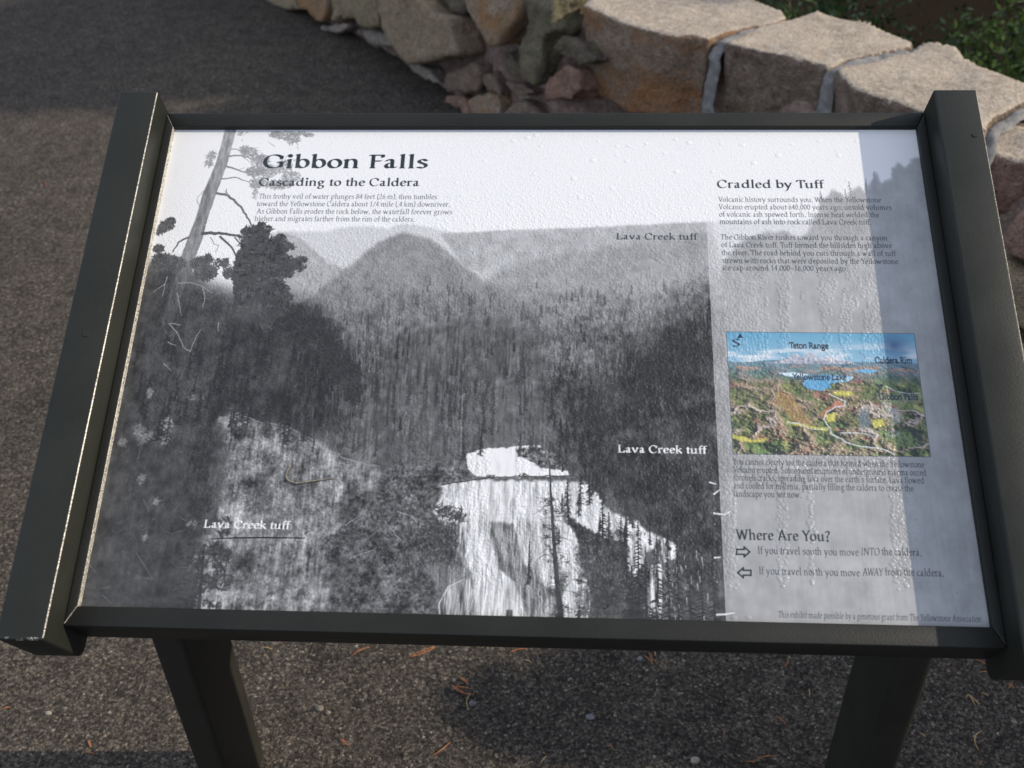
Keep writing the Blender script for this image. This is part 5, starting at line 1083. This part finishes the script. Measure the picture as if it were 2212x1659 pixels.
# ------------------------------------------------------------------ plants
def tube(V,Fc,pts,r0,r1,k=6):
    n=len(pts);o=len(V)
    for i,p in enumerate(pts):
        a=pts[max(0,i-1)];b=pts[min(n-1,i+1)];t=(b-a).normalized();s=t.cross(Vector((.3,.2,.9))).normalized();u=s.cross(t);r=r0+(r1-r0)*i/(n-1)
        for j in range(k):
            an=2*math.pi*j/k;V.append(p+s*r*math.cos(an)+u*r*math.sin(an))
    for i in range(n-1):
        for j in range(k): Fc.append((o+i*k+j,o+i*k+(j+1)%k,o+(i+1)*k+(j+1)%k,o+(i+1)*k+j))
def conifer(loc,height,crown0,radius,label,seed,nb=60,tuft=26,nl=.07,group='pines beyond the wall',name='pine_tree',r0=None,gap=None,nw=.012,cat='tree'):
    """tapered trunk, whorled limbs and needle sprays; loc at the foot"""
    rs=random.Random(seed);ns=np.random.RandomState(seed);root=empty(name,loc,label,cat,group);L=Vector(loc)
    V=[];Fc=[];lean=Vector((rs.uniform(-.03,.03),rs.uniform(-.03,.03),0));tp=[L+Vector((0,0,height*i/10))+lean*height*(i/10)**1.5+Vector((rs.uniform(-.02,.02),rs.uniform(-.02,.02),0))*(i>0) for i in range(11)]
    r0=r0 or height*.018;tube(V,Fc,tp,r0,r0*.12,9);mesh_obj('trunk',V,Fc,M_BARK,root,angle=None)
    V=[];Fc=[];lv=[]
    for b in range(nb):
        t=(b+rs.random())/nb;z=crown0+(height-crown0)*t;R=radius*(1-t)**.75*rs.uniform(.6,1.1)+.04*radius
        if gap and rs.random()<gap: continue
        an=b*2.4+rs.uniform(-.4,.4);i=min(9,int(z/height*10));st=tp[i].lerp(tp[i+1],z/height*10-i);d=Vector((math.cos(an),math.sin(an),0))
        pts=[st+d*R*q+Vector((0,0,R*(-.28*q+.22*q*q)))+Vector((rs.uniform(-1,1),rs.uniform(-1,1),rs.uniform(-1,1)))*R*.03*q for q in (0,.25,.5,.75,1.)]
        tube(V,Fc,pts,r0*.22*(1-t)+.003,.002,5)
        for j in range(3):
            q=rs.uniform(.35,.9);sd=Vector((-d.y,d.x,0))*rs.choice((-1,1));a_=pts[int(q*4)];e=a_+sd*R*.32*rs.uniform(.6,1.1)+d*R*.15;tube(V,Fc,[a_,a_.lerp(e,.5)+Vector((0,0,.01)),e],.004,.0015,4);lv.append((a_,e,tuft//2))
        lv.append((pts[1],pts[4],tuft))
    mesh_obj('limbs',V,Fc,M_BARK,root,angle=None)['kind']='stuff'
    P_=[];
    for a_,e,m in lv:
        q=ns.rand(m,1)**.8;A=np.array(a_)[None]*(1-q)+np.array(e)[None]*q+ns.normal(0,nl*.22,(m,3))
        D_=np.array(e-a_);D_/=np.linalg.norm(D_)+1e-6;dr=ns.normal(0,.6,(m,3))+D_*.7+np.array([0,0,.1]);dr/=np.linalg.norm(dr,axis=1)[:,None]
        wv=np.cross(dr,ns.normal(0,1,(m,3)));wv/=np.linalg.norm(wv,axis=1)[:,None]+1e-6;l=nl*ns.uniform(.6,1.3,(m,1))
        P_.append(np.stack([A,A+dr*l*.5+wv*nw,A+dr*l,A+dr*l*.5-wv*nw],1))
    P_=np.concatenate(P_).reshape(-1,3);big_mesh('needle_sprays',P_,np.arange(len(P_)).reshape(-1,4),M_NEED,root)['kind']='stuff';return root
def shrub(loc,h,r,n,label,seed,lw=.009,ll=.030,group='shrubs behind the wall',mat=None,name='shrub',stems=14,cat='shrub'):
    rs=random.Random(seed);ns=np.random.RandomState(seed);root=empty(name,loc,label,cat,group);L=Vector(loc);V=[];Fc=[];P_=[]
    for s in range(stems):
        a=rs.uniform(0,6.28);q=rs.random()**.5*r;tip=L+Vector((q*math.cos(a),q*math.sin(a),h*rs.uniform(.6,1.05)*(1-.35*(q/r)**2)));b=L+Vector((q*.25*math.cos(a),q*.25*math.sin(a),-.05))
        pts=[b.lerp(tip,t)+Vector((rs.uniform(-1,1),rs.uniform(-1,1),0))*r*.07*t for t in (0,.25,.5,.75,1)];tube(V,Fc,pts,.005,.0012,5)
        m=n//stems
        for _ in range(m):
            t=rs.uniform(.25,1.)**.7;i=min(3,int(t*4));p=pts[i].lerp(pts[i+1],t*4-i)+Vector(ns.normal(0,r*.10,3));d=Vector(ns.normal(0,1,3))+Vector((0,0,.7))*1.2;d.normalize();w=d.cross(Vector(ns.normal(0,1,3))).normalized();l=ll*rs.uniform(.6,1.3)
            P_+=[p,p+d*l*.45+w*lw,p+d*l,p+d*l*.45-w*lw]
    mesh_obj('stems',V,Fc,M_BARK,root,angle=None)['kind']='stuff';big_mesh('leaves',[tuple(p) for p in P_],np.arange(len(P_)).reshape(-1,4),mat or M_SHRUB,root)['kind']='stuff';return root
def tz(x,y): return float(terrain_z(np.array([x]),np.array([y]))[0])
shrub((1.60,3.0,tz(1.60,3.0)),1.0,.26,2600,'bright-tipped green shrub behind the wall at the far upper right',1,mat=M_SPROUT,lw=.007,ll=.032)
shrub((1.22,3.02,tz(1.22,3.02)),.62,.30,2400,'sparse dark shrub left of the bright-tipped one behind the wall',2,mat=M_NEED)
shrub((1.72,2.45,tz(1.72,2.45)),.80,.32,2600,'green shrub behind the wall nearest the right arm of the sign',3,mat=M_NEED)
shrub((.98,3.15,tz(.98,3.15)),.56,.32,2400,'low straggling shrub behind the diamond-shaped cap stone',4,mat=M_NEED)
shrub((1.35,3.7,tz(1.35,3.7)),.9,.5,4200,'dark shrub down the slope behind the other shrubs',6,mat=M_NEED)
shrub((.75,3.9,tz(.75,3.9)),.85,.5,3600,'dark leafy shrub farthest left behind the wall',7,mat=M_NEED)
shrub((2.1,3.6,tz(2.1,3.6)),1.1,.55,4600,'large dark shrub at the right edge, down the slope',8,mat=M_NEED)
shrub((.735,2.74,.30),.24,.035,60,'small yellow-green sprout at the back of the joint between two cap stones',5,lw=.004,ll=.03,mat=M_SPROUT,name='sprout',stems=5,group=None,cat='plant')
conifer((2.5,.86,tz(2.5,.86)),1.95,.12,.66,'young pine behind the wall, beyond the bushy one',28,nb=140,tuft=44,nl=.06,nw=.011,name='young_pine',r0=.025)
conifer((2.45,.50,tz(2.45,.5)),1.80,.15,.66,'young bushy pine close behind the wall right of the sign',21,nb=120,tuft=34,nl=.06,nw=.009,name='young_pine',r0=.028)
conifer((2.6,.10,tz(2.6,.10)),1.95,.12,.66,'young pine behind the wall, nearer the viewer than the bushy one',27,nb=140,tuft=44,nl=.06,nw=.011,name='young_pine',r0=.025)
conifer((3.5,3.25,tz(3.5,3.25)),2.3,.1,.75,'young pine down the slope, in line with the green shrub',31,nb=100,tuft=40,nl=.09,nw=.016,name='young_pine',r0=.03)
conifer((4.1,4.1,tz(4.1,4.1)),3.0,.1,.95,'taller young pine farther down the slope behind the shrubs',32,nb=120,tuft=44,nl=.10,nw=.018,name='young_pine',r0=.035)
conifer((3.4,5.0,tz(3.4,5.0)),2.9,.1,.9,'young pine down the slope behind the farthest dark shrub',33,nb=110,tuft=40,nl=.10,nw=.018,name='young_pine',r0=.035)
conifer((8.6,3.62,tz(8.6,3.62)),9.8,4.4,.95,'slim pine beyond the wall, right of the tall full one',34,nb=130,tuft=90,nl=.15,nw=.04)
conifer((7.6,4.15,tz(7.6,4.15)),10.2,4.2,1.95,'tall full pine beyond the wall to the right, shading the far path',22,nb=190,tuft=110,nl=.17,nw=.045)
conifer((11.5,3.1,tz(11.5,3.1)),11.6,5.0,1.2,'thin ragged pine farther out, whose gaps dapple the cap stones',23,nb=80,tuft=26,nl=.16,nw=.025,gap=.35)
conifer((9.5,6.2,tz(9.5,6.2)),12.,3.0,1.8,'tallest dark pine farthest along the wall',24,nb=130,tuft=50,nl=.2,nw=.04)
conifer((5.0,7.5,tz(5.0,7.5)),7.,1.5,1.3,'mid-sized pine past the far end of the wall',25,nb=90,tuft=40,nl=.16,nw=.035)
